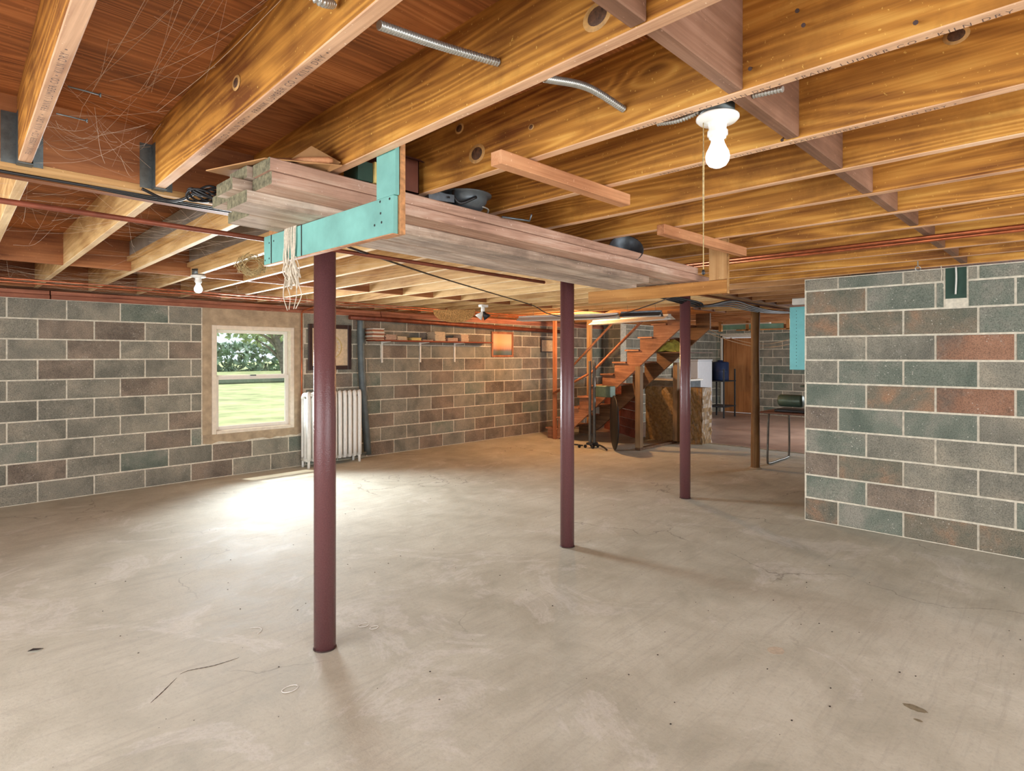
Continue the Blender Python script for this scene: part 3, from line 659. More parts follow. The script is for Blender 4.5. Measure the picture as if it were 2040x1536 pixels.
m.build('lamp_shade', M['zinc'], None, 'grey metal lamp shade lying on its side near the far plank ends', 'lamp shade')
# ---------------------------------------------------------------- twine on the teal board
q = random.Random(5); m = MB()
for i in range(15):
    y = 2.33+q.uniform(0, .14); zl = q.uniform(1.74, 1.80); d = q.uniform(.012, .03)
    m.tube(curve([(1.155+.002, y, 1.99), (1.128, y, 1.998), (1.124, y, 1.93), (1.123, y+q.uniform(-.01, .01), 1.86), (1.13+q.uniform(-.02, .02), y+q.uniform(-.02, .02), (1.86+zl)/2), (1.14+q.uniform(-.02, .02), y+d/2, zl), (1.14, y+d, (1.86+zl)/2+.01), (1.128, y+d*.8, 1.855)], 7), .0032, 5)
for i in range(4):
    y = 2.34+i*.035; m.tube(curve([(1.124, y, 1.87)]+[(1.13+q.uniform(-.015, .015), y+q.uniform(-.015, .015), 1.82-.055*j) for j in range(4)], 6), .002, 5)
m.build('twine_hank', M['twine'], None, 'hank of pale twine looped over the left part of the teal board', 'twine')
q = random.Random(8); m = MB(); c = at(503, 528, Z=2.06)
for i in range(110):
    a = q.uniform(0, 6.28); r = q.uniform(.03, .085); p = c+V((math.cos(a)*r, math.cos(a)*-r*.6, math.sin(a)*r*.8)); t2 = V((-math.sin(a), math.sin(a)*.6, math.cos(a)))
    m.tube([p-t2*q.uniform(.02, .06), p+V((q.uniform(-.01, .01),)*3), p+t2*q.uniform(.02, .06)], .0016, 4)
m.build('straw_bundle', M['rope'], None, 'round bundle of dry straw tucked against the joists left of the teal board', 'straw')
# ---------------------------------------------------------------- pipes, conduit, cables
MB().tube([(-.6, 2.69, 2.0), (1.0, 2.69, 1.992), (2.0, 2.685, 1.98), (3.05, 2.665, 1.962)], .0105, 10).build('steel_rod', M['copper_d'], None, 'dull red rod hung beside the planks, crossing left behind the teal board', 'rod')
for y, z, lab in ((6.57, 2.118, 'thin copper pipe under the far joists, the one nearer the room'), (6.80, 2.112, 'thin copper pipe under the far joists, the one nearer the block wall')):
    e = empty('copper_pipe', (3.4, y, z), lab, 'pipe', 'copper pipes under the far joists')
    MB().tube([(-.5, y, z), (3, y, z), (7.9, y-.02, z-.01)], .009, 8).build('pipe_run', M['copper'], e)
    for x in (.3, 1.9, 3.6, 5.4): MB().box(x-.012, x+.012, y-.011, y+.011, z+.008, z+.022).build('pipe_strap', M['copper_d'], e)
MB().tube([(4.3, 7.33, 1.995), (5.2, 7.33, 1.985), (8.9, 7.33, 1.925)], .034, 14).build('iron_pipe', M['copper_d'], None, 'thick red-brown pipe running along the block wall above the shelf', 'pipe')
for x, z, lab in ((3.985, 2.124, 'pale copper pipe under the joists, first of the pair towards the camera'), (4.035, 2.112, 'red copper pipe under the joists, second of the pair, just above the log wall view')):
    lab = lab.replace(', just above the log wall view', ' farther from the camera')
    MB().tube([(x, -2.5, z), (x, .5, z), (x, 2.62, z)], .010, 10).build('copper_pipe', M['copper'], None, lab, 'pipe', 'copper pipe pair over the right side')
e = empty('copper_riser', (3.665, 7.44, .10), 'thin vertical copper pipe on the block wall right of the window', 'pipe')
MB().tube([(3.665, 7.455, .10), (3.665, 7.455, 1.2), (3.665, 7.455, 2.02), (3.665, 7.40, 2.06), (3.665, 6.82, 2.11)], .010, 10).build('pipe_run', M['copper'], e)
MB().lathe([(0, 0), (.014, 0), (.014, .03), (0, .03)], (3.665, 7.455, .085), 10).build('end_cap', M['copper_d'], e)
MB().tube(curve([(4.53, 7.42, 2.02), (4.55, 7.42, 1.2), (4.64, 7.41, .05)], 10), .052, 16).build('drain_pipe', M['duct'], None, 'blue-grey vertical pipe on the wall between radiator and shelf', 'pipe')
def bx_cable(pts, r, label, group='armoured cables in the joist bays'):
    P = curve(pts, 40)
    # even spacing
    out = [P[0]]; acc = 0; step = .0021; i = 0
    d = [0]
    for a, b in zip(P, P[1:]): d.append(d[-1]+(b-a).length)
    n = int(d[-1]/step); j = 0; out = []
    for k in range(n+1):
        s_ = k*d[-1]/n
        while j < len(d)-2 and d[j+1] < s_: j += 1
        out.append(P[j].lerp(P[j+1], (s_-d[j])/max(1e-9, d[j+1]-d[j])))
    return MB().tube(out, r, 8, lambda t_, i: (1, 1.22, 1, .72)[i % 4]).build('armoured_cable', M['conduit'], None, label, 'cable', group, fix=False)
bx_cable([at(755, 50, X=.705), at(880, 92, X=.90), at(1000, 127, X=1.085)], .0092, 'ribbed metal cable in the second joist bay, ending in a hole of the golden joist')
bx_cable([at(1085, 156, X=1.142), at(1170, 174, X=1.33), at(1243, 218, X=1.505)], .0092, 'ribbed metal cable hanging in the bay left of the light bulb')
bx_cable([at(560, -60, X=.52), at(630, -2, X=.58), at(664, 9, X=.628)], .0085, 'short ribbed metal cable at the top edge of the view')
bx_cable([at(1310, 246, X=1.585), at(1350, 240, X=1.585), at(1385, 226, X=1.59), at(1400, 216, X=1.60)], .0075, 'ribbed metal cable entering the light fixture from the left')
bx_cable([at(1462, 196, X=1.60), at(1500, 190, X=1.59), at(1560, 177, X=1.585)], .0075, 'ribbed metal cable leaving the light fixture to the right')
def cable(pts, r, label, mt='black', name='cable', group=None, n=12): return MB().tube(curve(pts, n), r, 6).build(name, M[mt], None, label, 'cable', group)
cable([(1.36, 2.42, 1.965), at(860, 548, X=2.8), at(980, 584, X=4.2), at(1060, 608, X=5.4), at(1090, 624, X=5.8), at(1135, 633, X=6.2), at(1190, 632, X=6.5), at(1240, 625, X=6.3), at(1300, 606, X=5.4), at(1342, 590, X=4.5)], .006, 'long thin black cable sagging from the planks to the beam past the middle column')
for k, dy in enumerate((-.03, .0, .03)):
    cable([(-.6, 2.80+dy, 2.13), (.3, 2.815+dy, 2.12+.01*k), (.72, 2.82+dy, 2.125), (1.2, 2.83+dy, 2.13)], .006, ('black cable under the left beam, on the side towards the camera', 'black cable under the left beam, in the middle of the gap', 'black cable under the left beam, on the side towards the window')[k], group='black cables under the beam')
cable([(.66, 2.70, 2.125), at(330, 398, Z=2.10), at(360, 398, Z=2.10), at(388, 385, Z=2.12)], .006, 'short drooping black cable between joist hanger and coil')
m = MB(); c = at(420, 388, Z=2.115)
for i in range(6):
    r1, r2, dz = .085-.006*i, .045-.003*i, .004*i-.01
    m.tube([c+V((math.cos(a)*r1, -.2*math.cos(a)*r1+math.sin(a)*r2, dz+.018*math.sin(a*2+i))) for a in [k*2*math.pi/28 for k in range(29)]], .0045, 6)
m.build('cable_coil', M['black'], None, 'coil of black cable hanging under the beam beside the plank ends', 'cable coil')
cb = empty('cable_bundle', (6.5, 2.95, 2.08), 'bundle of black cables stapled along the beam above the log post', 'cables')
for k in range(4):
    o_ = V((0, .02*k, -.055-.008*k)); m_ = [V((4.2+.2*k, 2.9, 2.12)), at(1385, 590+k, Y=2.93), at(1405, 599-k, Y=2.93), at(1460, 590+k*2, Y=2.97), at(1500, 602+k, Y=3.0), at(1540, 611, Y=3.0), at(1604, 616-k, Y=3.02)]
    MB().tube(curve([p+o_ for p in m_], 12), .011-.001*k, 6).build('cable', M['black'], cb)
# hanging hook rod and string by the right wall
e = empty('hook_rod', (5.3, .92, 2.10), 'thin hanging steel rod with a ring, in front of the right block wall top', 'hook')
MB().tube([(5.3, .925, 2.375), (5.3, .92, 2.13)], .004, 8).build('rod', M['conduit'], e)
MB().tube([(5.3+.021*math.cos(a)*.69, .92-.021*math.cos(a)*.71, 2.115+.016*math.sin(a)) for a in [k*math.pi/10 for k in range(21)]], .003, 6).build('ring', M['conduit'], e)
MB().tube(curve([(5.45, .80, 2.14), (5.45, .795, 2.08), (5.46, .80, 2.03), (5.46, .78, 1.99), (5.46, .79, 1.97)], 8), .003, 5).build('string', M['twine'], None, 'short frayed string hanging under the joists beside the hook rod', 'string')
MB().tube(curve([(5.59, .728, 2.14), (5.585, .725, 2.05), (5.59, .73, 1.93)], 8), .006, 8).build('white_cable', M['white_paint'], None, 'short white cable hanging in the dark recess of the right wall', 'cable')
# ---------------------------------------------------------------- light bulbs on porcelain holders
def lampholder(x, y, zt, label, bulb='bulb', chain=None, group='bare bulbs on white porcelain holders'):
    e = empty('light_fixture', (x, y, zt-.17), label, 'light', group)
    MB().lathe([(0, 0), (.050, 0), (.050, .05), (0, .05)], (x, y, zt), 8).build('junction_box', M['steel'], e)
    bs = MB().lathe([(0, 0), (.055, 0), (.059, -.004), (.059, -.010), (.052, -.017), (.034, -.021), (.026, -.024), (.024, -.040), (.028, -.044), (.028, -.056), (.024, -.058), (.0235, -.064), (.018, -.064), (.018, -.05)], (x, y, zt), 36).build('porcelain_base', M['white_cer'], e)
    MB().lathe([(.015, -.058), (.0165, -.066), (.019, -.078), (.025, -.092), (.031, -.104), (.0335, -.116), (.031, -.130), (.024, -.141), (.012, -.147), (0, -.149)], (x, y, zt), 28).build('bulb', M[bulb], e)
    if chain:
        cx, cy = x-.028, y+.029
        MB().tube([(cx, cy, zt-.02), (cx, cy, chain)], .0016, 6).tube([(cx, cy, zt-.10), (cx, cy, zt-.30)], .0028, 6).build('pull_string', M['rope'], e)
        MB().lathe([(0, 0), (.005, .004), (.004, .014), (0, .018)], (cx, cy, chain-.01), 8).build('string_knob', M['black'], e)
    return e
lampholder(1.62, .76, CH+.685, 'bare white bulb on a white porcelain holder with a pull string, nearest the camera', chain=1.70)
lampholder(1.72, 5.35, CH+.675, 'small bare bulb on a porcelain holder over the left window side', bulb='bulb')
lampholder(7.42, 5.98, CH+.63, 'warm glowing bulb hidden behind the middle maroon column', bulb='bulb_warm')
# clip lamp
p = at(962, 612, Y=5.0)
e = empty('clip_lamp', p, 'white clamp socket with two small flared shades, hung beside the woven jute piece', 'lamp')
MB().cbox(p.x-.045, p.x+.06, p.y-.03, p.y+.03, p.z+.0, p.z+.03, .004).build('clamp', M['white_paint'], e)
MB().lathe([(0, 0), (.022, 0), (.022, .05), (0, .05)], (p.x, p.y, p.z-.05), 14).build('socket', M['white_cer'], e)
for s_, mt in ((-1, 'white_paint'), (1, 'black')):
    R = Matrix.Translation((p.x, p.y, p.z-.055)) @ Matrix.Rotation(s_*math.radians(-38), 4, V((.716, .698, 0)))
    MB().lathe([(.014, 0), (.020, -.03), (.045, -.085), (.048, -.085), (.023, -.028), (.017, .002)], (0, 0, 0), 20, R).build('shade', M[mt], e, label='white shade' if s_ < 0 else 'black shade')
# woven jute piece
c = at(905, 617, Y=5.5); m = MB(); P = []; n = 24
for i in range(n+1):
    a = math.pi*i/n; u = math.cos(a)*.25; P.append((u, -math.sin(a)**.8*.155 if 0 < i < n else 0))
vs = [c+V((.698*u+.03*math.sin(u*9), -.716*u+.03*math.sin(u*9), z)) for u, z in P]; k = len(vs); dd = V((.012, .012, 0))
m.add(vs+[v+dd for v in vs], [tuple(range(k)), tuple(range(2*k-1, k-1, -1))]+[(i, (i+1) % k, k+(i+1) % k, k+i) for i in range(k)])
m.build('jute_mat', M['jute_mat'], None, 'woven jute half-round mat hanging between the far joists', 'mat')
# ---------------------------------------------------------------- fluorescent fixtures
def fluoro(a, b, z, label, mt='white_paint', wd=.11):
    a = V((a[0], a[1], 0)); b = V((b[0], b[1], 0)); L_ = (b-a).length; an = math.atan2(b.y-a.y, b.x-a.x)
    Mx = Matrix.Translation(((a.x+b.x)/2, (a.y+b.y)/2, z)) @ Matrix.Rotation(an, 4, 'Z')
    e = empty('fluorescent_light', Mx.translation, label, 'light', 'fluorescent shop lights under the far joists')
    MB().cbox(-L_/2, L_/2, -.03, .03, .0, .045, .003, M=Mx).build('housing', M[mt], e)
    m = MB()
    for s_ in (-1, 1): m.add([Mx @ V(q) for q in ((-L_/2, s_*.03, .02), (L_/2, s_*.03, .02), (L_/2, s_*wd, -.03), (-L_/2, s_*wd, -.03), (-L_/2, s_*.03, .023), (L_/2, s_*.03, .023), (L_/2, s_*(wd+.001), -.027), (-L_/2, s_*(wd+.001), -.027))], [(0, 1, 2, 3), (4, 5, 6, 7)[::-1], (2, 3, 7, 6), (0, 3, 7, 4), (1, 2, 6, 5), (0, 1, 5, 4)])
    m.build('reflector', M[mt], e)
    for s_ in (-.035, .035): MB().tube([Mx @ V((-L_/2+.02, s_, -.018)), Mx @ V((L_/2-.02, s_, -.018))], .014, 10).build('tube', M['tube'], e)
    for s_ in (-.35, .35): MB().tube([Mx @ V((s_*L_, 0, .045)), Mx @ V((s_*L_, 0, .13))], .0015, 5).build('hanging_wire', M['steel'], e)
fluoro((6.27, 5.96), (6.72, 4.55), 1.995, 'white fluorescent shop light hung left of the staircase top')
fluoro((8.0, 5.9), (7.5, 4.22), 2.005, 'white fluorescent shop light hung right by the staircase top')
fluoro((6.75, 4.52), (6.9, 4.0), 2.01, 'grey unlit fluorescent fixture between the two white ones', 'zinc')
# ---------------------------------------------------------------- radiator
e = empty('radiator', (4.1, 7.32, 0), 'white cast-iron column radiator standing behind the nearest steel column', 'radiator')
for i in range(11):
    x = 3.655+i*.0745; m = MB()
    for y in (7.24, 7.32, 7.40): m.tube(curve([(x, y, .12), (x, y, .3), (x, y, .75), (x, y, .90)], 4), .0225, 10)
    m.tube(curve([(x, 7.235, .10), (x, 7.24, .90), (x, 7.27, .945), (x, 7.32, .955), (x, 7.37, .945), (x, 7.40, .90)], 5), .0275, 10)
    m.tube([(x, 7.235, .11), (x, 7.32, .10), (x, 7.405, .11)], .028, 10)
    m.build('radiator_section', M['radiator'], e)
for x in (3.655, 3.655+.745):
    for y in (7.24, 7.40): MB().tube([(x, y, .10), (x, y, 0)], .018, 8).build('foot', M['radiator'], e)
MB().tube([(3.64, 7.32, .09), (4.55, 7.32, .09)], .02, 10).build('connecting_pipe', M['duct'], e)
# ---------------------------------------------------------------- pictures on the wall
def frame(x0, x1, z0, z1, fw_, mf, mp, name, label, cat, tilt=0, dep=.025, inner=None):
    e = empty(name, ((x0+x1)/2, WY-dep, z0), label, cat)
    m = MB(); y0, y1 = WY-dep-.008, WY-.008
    for b in ((x0, x0+fw_, z0, z1), (x1-fw_, x1, z0, z1), (x0+fw_, x1-fw_, z0, z0+fw_), (x0+fw_, x1-fw_, z1-fw_, z1)): m.cbox(b[0], b[1], y0, y1, b[2], b[3], .003)
    m.build('frame', M[mf], e)
    MB().box(x0+fw_, x1-fw_, y1-.012, y1-.002, z0+fw_, z1-fw_).build('print', M[mp], e)
    return e
e = frame(3.77, 4.41, 1.27, 1.89, .055, 'dark_frame', 'paper', 'framed_seal', 'large dark-framed print with a round seal, above the radiator', 'picture')
cx, cz = 4.11, 1.58
for r in (.155, .148, .09): MB().tube([(cx+r*math.cos(a), WY-.022, cz+r*math.sin(a)) for a in [k*math.pi/24 for k in range(49)]], .0025, 5).build('seal_ring', M['yellow'], e)
m = MB()
for k in range(18):
    a = k*2*math.pi/18; c_, s_ = math.cos(a), math.sin(a)
    m.add([(cx+c_*r+s_*w_, WY-.0215, cz+s_*r-c_*w_) for r, w_ in ((.105, -.009), (.105, .009), (.135, .009), (.135, -.009))], [(0, 1, 2, 3)])
m.build('seal_lettering', M['twine'], e)
frame(7.16, 7.70, 1.44, 1.885, .035, 'stud_red', 'print', 'landscape_picture', 'wooden-framed orange sunset landscape picture right of the shelf', 'picture')
frame(8.46, 8.82, 1.53, 1.78, .016, 'dark_frame', 'paper', 'framed_certificate', 'small dark-framed certificate next to the reddish stair post', 'picture')
# ---------------------------------------------------------------- shelf with papers
sh = empty('wall_shelf', (5.8, 7.37, 1.37), 'long reddish wooden wall shelf on three white brackets', 'shelf')
MB().cbox(4.66, 6.98, 7.245, WY-.008, 1.672, 1.692, .003).build('shelf_board', M['shelf'], sh)
for x in (4.93, 5.63, 6.33):
    m = MB(); m.cbox(x-.014, x+.014, WY-.016, WY-.006, 1.36, 1.671, .002); m.prism([(WY-.008, 1.671), (7.27, 1.671), (7.27, 1.664), (WY-.03, 1.645), (WY-.016, 1.60)], 0, x-.006, x+.006)
    m.build('bracket', M['white_paint'], sh)
pxX = lambda px: at(px, 690, Y=7.28).x
q = random.Random(11)
ST = [(740, 765, 12, .0135, 'magazine in the tall stack at the shelf left end', ('paper', 'shelf', 'paper2', 'white_paint')), (766, 789, 6, .013, 'magazine in the pinkish second stack of the shelf', ('paper2',)),
      (790, 810, 5, .011, 'booklet in the third stack from the shelf left', ('paper',)), (818, 838, 3, .014, 'yellow book in the low stack mid shelf', ('yellow',)),
      (839, 862, 1, .016, 'flat booklet right of the yellow books on the shelf', ('paper2',)), (864, 886, 8, .018, 'paper bundle in the tall flared stack of the shelf', ('paper',)),
      (891, 912, 3, .018, 'magazine in the low stack before the last stack', ('paper2',)), (917, 933, 7, .0165, 'booklet in the rightmost stack of the shelf', ('paper', 'paper2'))]
ORD = ' first second third fourth fifth sixth seventh eighth ninth tenth eleventh twelfth'.split(' ')
for (p0, p1, n, th, lab, mts) in ST:
    x0, x1 = pxX(p0), pxX(p1); proto = {}
    for i in range(n):
        mt = mts[i % len(mts)]; c = V(((x0+x1)/2+q.uniform(-.01, .01), 7.36+q.uniform(-.008, .008), 1.693+i*th))
        pos = ('only one' if n == 1 else 'topmost' if i == n-1 else 'lowest' if i == 0 else ORD[n-i]+' from the top'); lbl = lab+', '+pos
        if mt not in proto:
            pass
            b = MB().cbox(c.x-(x1-x0)/2*.93, c.x+(x1-x0)/2*.93, c.y-.10, c.y+.10, c.z, c.z+th-.0012, .002)
            proto[mt] = b.build('magazine', M[mt], None, lbl, 'magazine', 'papers and magazines on the wall shelf', origin=c)
        else:
            o = proto[mt].copy(); COL.objects.link(o); o.location = c; o['label'] = lbl; o.rotation_euler = (0, 0, q.uniform(-.03, .03))
# ---------------------------------------------------------------- staircase
st = empty('wooden_staircase', (8.47, 5.6, 0), 'open wooden staircase with sawtooth sides rising to the right towards the ceiling', 'staircase')
RS, RN, Y1 = .195, .237, 6.93
def stringer(x0, x1, mt):
    pts = []
    N_ = 10
    pts.append((Y1, 0)); 
    for n in range(1, N_+1):
        y = Y1-RN*(n-1); pts += [(y-.02, RS*(n-1) if n > 1 else 0), (y-.02, RS*n-.027)]
    yt = Y1-RN*N_; pts += [(yt, RS*N_-.027), (yt, 2.137), (4.02, 2.137)]
    f = lambda z: 5.48-(z-.925)/.823
    pts += [(f(2.137), 2.137)] if f(2.137) < 4.02 else []
    pts += [(f(0.0), 0)]
    pts = pts[1:]
    # triangulate as strips: one quad column per step
    m = MB(); low = lambda y: max(0, .925+.823*(5.48-y))
    for n in range(1, N_+2):
        ya = Y1-RN*(n-1)-.02; yb = ya-RN; zt = min(RS*n-.028, 2.137) if n <= N_ else 2.137
        yb = max(yb, 4.05); la, lb = low(ya), min(low(yb), zt)
        m.add([(x, y, z) for x in (x0, x1) for (y, z) in ((ya, la), (yb, lb), (yb, zt), (ya, zt))], [(0, 1, 2, 3), (4, 5, 6, 7)[::-1], (0, 1, 5, 4), (2, 3, 7, 6), (0, 3, 7, 4), (1, 2, 6, 5)])
    return m.build('stringer', M[mt], st)
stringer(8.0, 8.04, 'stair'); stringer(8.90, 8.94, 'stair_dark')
for n in range(1, 11):
    y = Y1-RN*(n-1)
    MB().cbox(7.97, 8.97, y-RN-.012, y+.008, RS*n-.026, RS*n, .003).build('tread', M['stair'], st)
MB().cbox(7.955, 7.998, 6.69, 6.76, 0, 2.14, .003).build('newel_post', M['stud_red'], st)
MB().cbox(8.98, 9.04, 6.70, 6.79, 0, 2.14, .003).build('newel_post', M['stud'], st, label='pale upright')
MB().cbox(7.90, 7.99, 4.95, 5.04, .04, 1.30, .003).build('support_post', M['stud_dull'], st)
MB().cbox(8.955, 9.04, 4.90, 4.98, .04, 1.35, .003).build('support_post', M['stud_dull'], st)
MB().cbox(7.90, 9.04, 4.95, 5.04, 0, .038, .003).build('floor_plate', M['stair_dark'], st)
hr = [at(1128, 792, X=7.93), at(1284, 635, X=7.93)]; h1, h2 = hr
MB().tube([V((7.93, 6.72, .80)), at(1180, 741, X=7.93), h2], .021, 12).build('handrail', M['stud_red'], st)
g1 = at(1143, 727, X=8.95); g2 = at(1226, 638, X=8.95)
MB().tube([g1+(g1-g2)*.35, g1, g2], .021, 12).build('handrail', M['stair'], st)
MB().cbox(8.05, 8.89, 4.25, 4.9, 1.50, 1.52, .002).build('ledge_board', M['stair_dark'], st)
q = random.Random(4); m = MB(); c = V((8.25, 4.62, 1.522)); vs = []; n = 9
for i in range(n):
    for j in range(n):
        u, v_ = i/(n-1)-.5, j/(n-1)-.5; r = max(0, 1-(u*u+v_*v_)*3.6)
        vs.append(c+V((u*.34, v_*.5, r*.16+q.uniform(0, .05)*r)))
m.add(vs, [(i*n+j, (i+1)*n+j, (i+1)*n+j+1, i*n+j+1) for i in range(n-1) for j in range(n-1)])
m.build('plastic_bag', M['bag'], None, 'crumpled yellow-green plastic bag on the ledge under the stairs', 'bag')
# boarded partition under the stairs
a, b = V((9.84, 7.0, 0)), V((9.0, 5.72, 0)); e = empty('board_partition', (a+b)/2, 'low partition of red-brown horizontal boards behind the staircase', 'partition')
d = (b-a).normalized(); nn = V((-d.y, d.x, 0))*.02
for k in range(6):
    z0 = .16*k; s_ = a+d*0; m = MB(); off = nn*(.15 if k % 2 else 0)
    vs = [p+off+V((0, 0, z)) for z in (z0+.004, z0+.157) for p in (a, b, b+nn, a+nn)]
    m.add(vs, [(0, 1, 2, 3)[::-1], (4, 5, 6, 7), (0, 1, 5, 4), (1, 2, 6, 5), (2, 3, 7, 6), (3, 0, 4, 7)]); m.build('board', M['red_board'], e)
# wrapped bundles of strand board
for (x0, x1, y0, y1, h, lab) in ((9.12, 9.42, 4.98, 5.6, .93, 'plastic-wrapped bundle standing between the two stair support posts'), (9.15, 9.5, 4.56, 4.86, .93, 'narrow plastic-wrapped bundle right of the second stair support post')):
    m = MB(); q = random.Random(int(y0*10)); nx, nz = 10, 14
    def P(u, v_, f):
        bump_ = q.uniform(-.012, .012)
        return (x0+bump_, y0+(y1-y0)*u, h*v_) if f == 'a' else (x0+(x1-x0)*u, y0+bump_, h*v_)
    for f in 'ab':
        vs = [P(i/nx, j/nz, f) for j in range(nz+1) for i in range(nx+1)]
        m.add(vs, [(j*(nx+1)+i, j*(nx+1)+i+1, (j+1)*(nx+1)+i+1, (j+1)*(nx+1)+i) for j in range(nz) for i in range(nx)])
    m.box(x0+.013, x1, y0+.013, y1-.002, 0, h-.003)
    m.build('wrapped_bundle', M['wrap'], None, lab, 'bundle', 'plastic-wrapped bundles behind the stairs')
# black round table top on edge with steel foot
e = empty('folded_round_table', (7.78, 5.38, 0), 'black round folding table standing on edge beside the stairs', 'table')
R = Matrix.Translation((7.66, 5.26, .43)) @ Matrix.Rotation(math.radians(43), 4, 'Z') @ Matrix.Rotation(math.pi/2, 4, 'X')
MB().lathe([(0, -.012), (.405, -.012), (.418, -.006), (.418, .008), (.40, .014), (0, .014)], (0, 0, 0), 40, R).build('table_top', M['blackgloss'], e)
MB().tube(curve([(7.62, 5.66, .03), (7.60, 5.52, .06), (7.56, 5.40, .05), (7.52, 5.30, .02)], 8), .014, 8).build('foot', M['black'], e)
# pair of grey steel uprights with castered foot
e = empty('steel_uprights', (7.62, 5.66, 0), 'pair of square grey steel uprights on a castered foot beside the stairs', 'stand')
for dx in (-.035, .035): MB().cbox(7.63+dx*.7-.017, 7.63+dx*.7+.017, 5.66-dx*.7-.017, 5.66-dx*.7+.017, .08, 1.38, .002).build('upright', M['tubular'], e)
MB().cbox(7.55, 7.71, 5.60, 5.72, .05, .085, .004).build('foot_plate', M['darkgrey'], e)
for (x, y) in ((7.53, 5.72), (7.57, 5.60), (7.70, 5.60), (7.70, 5.73), (7.48, 5.80)):
    MB().lathe([(0, -.012), (.026, -.012), (.028, 0), (.026, .012), (0, .012)], (0, 0, 0), 16, Matrix.Translation((x, y, .028)) @ Matrix.Rotation(math.pi/2, 4, 'X')).build('caster', M['black'], e)
MB().tube(curve([(7.55, 5.78, .03), (7.44, 5.92, .05), (7.38, 6.05, .03)], 6), .012, 8).build('foot_bar', M['black'], e)
p0 = at(1192, 776, X=8.3)
MB().cbox(7.78, 7.93, 5.42, 5.72, .80, .98, .01).build('olive_box', M['bag'] if 0 else M['greenmach'], None, 'small olive-grey box fixed against the stair side above the round table', 'box')
# ---------------------------------------------------------------- far room: utility tub, white appliance, drum, machines
e = empty('utility_tub', (10.5, 5.85, 0), 'grey utility tub behind the stair support posts', 'tub')
m = MB(); m.cbox(10.2, 10.8, 5.4, 6.3, .70, 1.0, .02); m.build('basin', M['zinc'], e); MB().cbox(10.17, 10.83, 5.37, 6.33, .985, 1.02, .006).build('rim', M['white_paint'], e)
for x in (10.25, 10.75):
    for y in (5.45, 6.25): MB().tube([(x, y, 0), (x, y, .71)], .018, 8).build('leg', M['steel'], e)
e = empty('white_appliance', (12.95, 6.7, 0), 'tall white enamelled appliance in the far room behind the stairs', 'appliance')
MB().cbox(12.6, 13.3, 6.37, 7.02, .06, 1.34, .015).build('cabinet', M['grille'], e); MB().cbox(12.59, 13.31, 6.36, 7.03, 1.342, 1.38, .012).build('lid', M['grille'], e); MB().box(12.63, 13.27, 6.4, 7.0, 0, .06).build('plinth', M['darkgrey'], e)
e = empty('metal_rack', (13.6, 6.2, 0), 'dark metal shelf rack between the white appliance and the far wall', 'rack')
for z in (.25, .85): MB().cbox(13.35, 14.0, 5.98+.12, 6.6, z, z+.025, .003).build('rack_shelf', M['darkgrey'], e)
for x in (13.37, 13.97):
    for y in (6.12, 6.58): MB().cbox(x-.015, x+.015, y-.015, y+.015, 0, 1.15, .002).build('rack_leg', M['darkgrey'], e)
MB().lathe([(0, 0), (.19, 0), (.2, .02), (.2, .2), (.205, .21), (.2, .22), (.2, .42), (.18, .44), (.06, .45), (.06, .48), (0, .48)], (13.65, 6.34, .876), 24).build('plastic_drum', M['bluedrum'], None, 'dark blue plastic drum on the metal rack in the far room', 'drum')
# door_1
d1 = empty('door_1', (FX, (dy0+dy1)/2, 0), kind='structure')
MB().cbox(FX+.02, FX+.06, dy0+.01, dy1-.01, .01, dz1-.01, .003).build('door_leaf', M['door'], d1)
m = MB(); m.cbox(FX-.02, FX+.08, dy1, dy1+.05, 0, dz1+.05, .003); m.cbox(FX-.02, FX+.08, dy0-.05, dy0, 0, dz1+.05, .003); m.cbox(FX-.02, FX+.08, dy0-.05, dy1+.05, dz1, dz1+.05, .003); m.build('door_frame', M['white_paint'], d1)
MB().lathe([(0, 0), (.012, 0), (.012, .03), (.026, .04), (.028, .055), (.018, .068), (0, .07)], (0, 0, 0), 16, Matrix.Translation((FX+.02, dy0+.08, .93)) @ Matrix.Rotation(-math.pi/2, 4, 'Y')).build('door_knob', M['conduit'], d1)
# workbench table with tubular legs
tb = empty('workbench_table', (8.45, 2.55, 0), 'brown-topped table with bent tubular steel legs beside the log post', 'table')
MB().cbox(8.02, 8.9, 1.9, 3.18, .69, .715, .004).build('table_top', M['tabletop'], tb)
for y in (3.08, 2.05):
    MB().tube(curve([(8.10, y, .69), (8.08, y, .60), (8.06, y, .30), (8.05, y, .06), (8.12, y, .016), (8.45, y, .014), (8.78, y, .016), (8.84, y, .06), (8.85, y, .30), (8.83, y, .60), (8.80, y, .69)], 6), .014, 10).build('leg', M['tubular'], tb)
e = empty('bench_grinder', (8.3, 2.85, .716), 'grey-green electric motor on a metal base at the left of the table', 'machine')
MB().cbox(8.12, 8.45, 2.62, 3.02, .716, .75, .006).build('base', M['darkgrey'], e)
MB().lathe([(0, -.15), (.07, -.15), (.082, -.13), (.082, .13), (.07, .15), (0, .15)], (0, 0, 0), 24, Matrix.Translation((8.28, 2.86, .86)) @ Matrix.Rotation(math.pi/2, 4, 'X')).build('motor', M['greenmach'], e)
MB().lathe([(0, -.012), (.02, -.012), (.02, .012), (0, .012)], (0, 0, 0), 12, Matrix.Translation((8.28, 3.02, .86)) @ Matrix.Rotation(math.pi/2, 4, 'X')).build('shaft', M['steel'], e)
e = empty('lathe_machine', (8.4, 2.3, .716), 'black belt-driven machine with a green cover on the table beside the wall edge', 'machine')
MB().cbox(8.2, 8.6, 2.0, 2.60, .716, .80, .01).build('bed', M['black'], e)
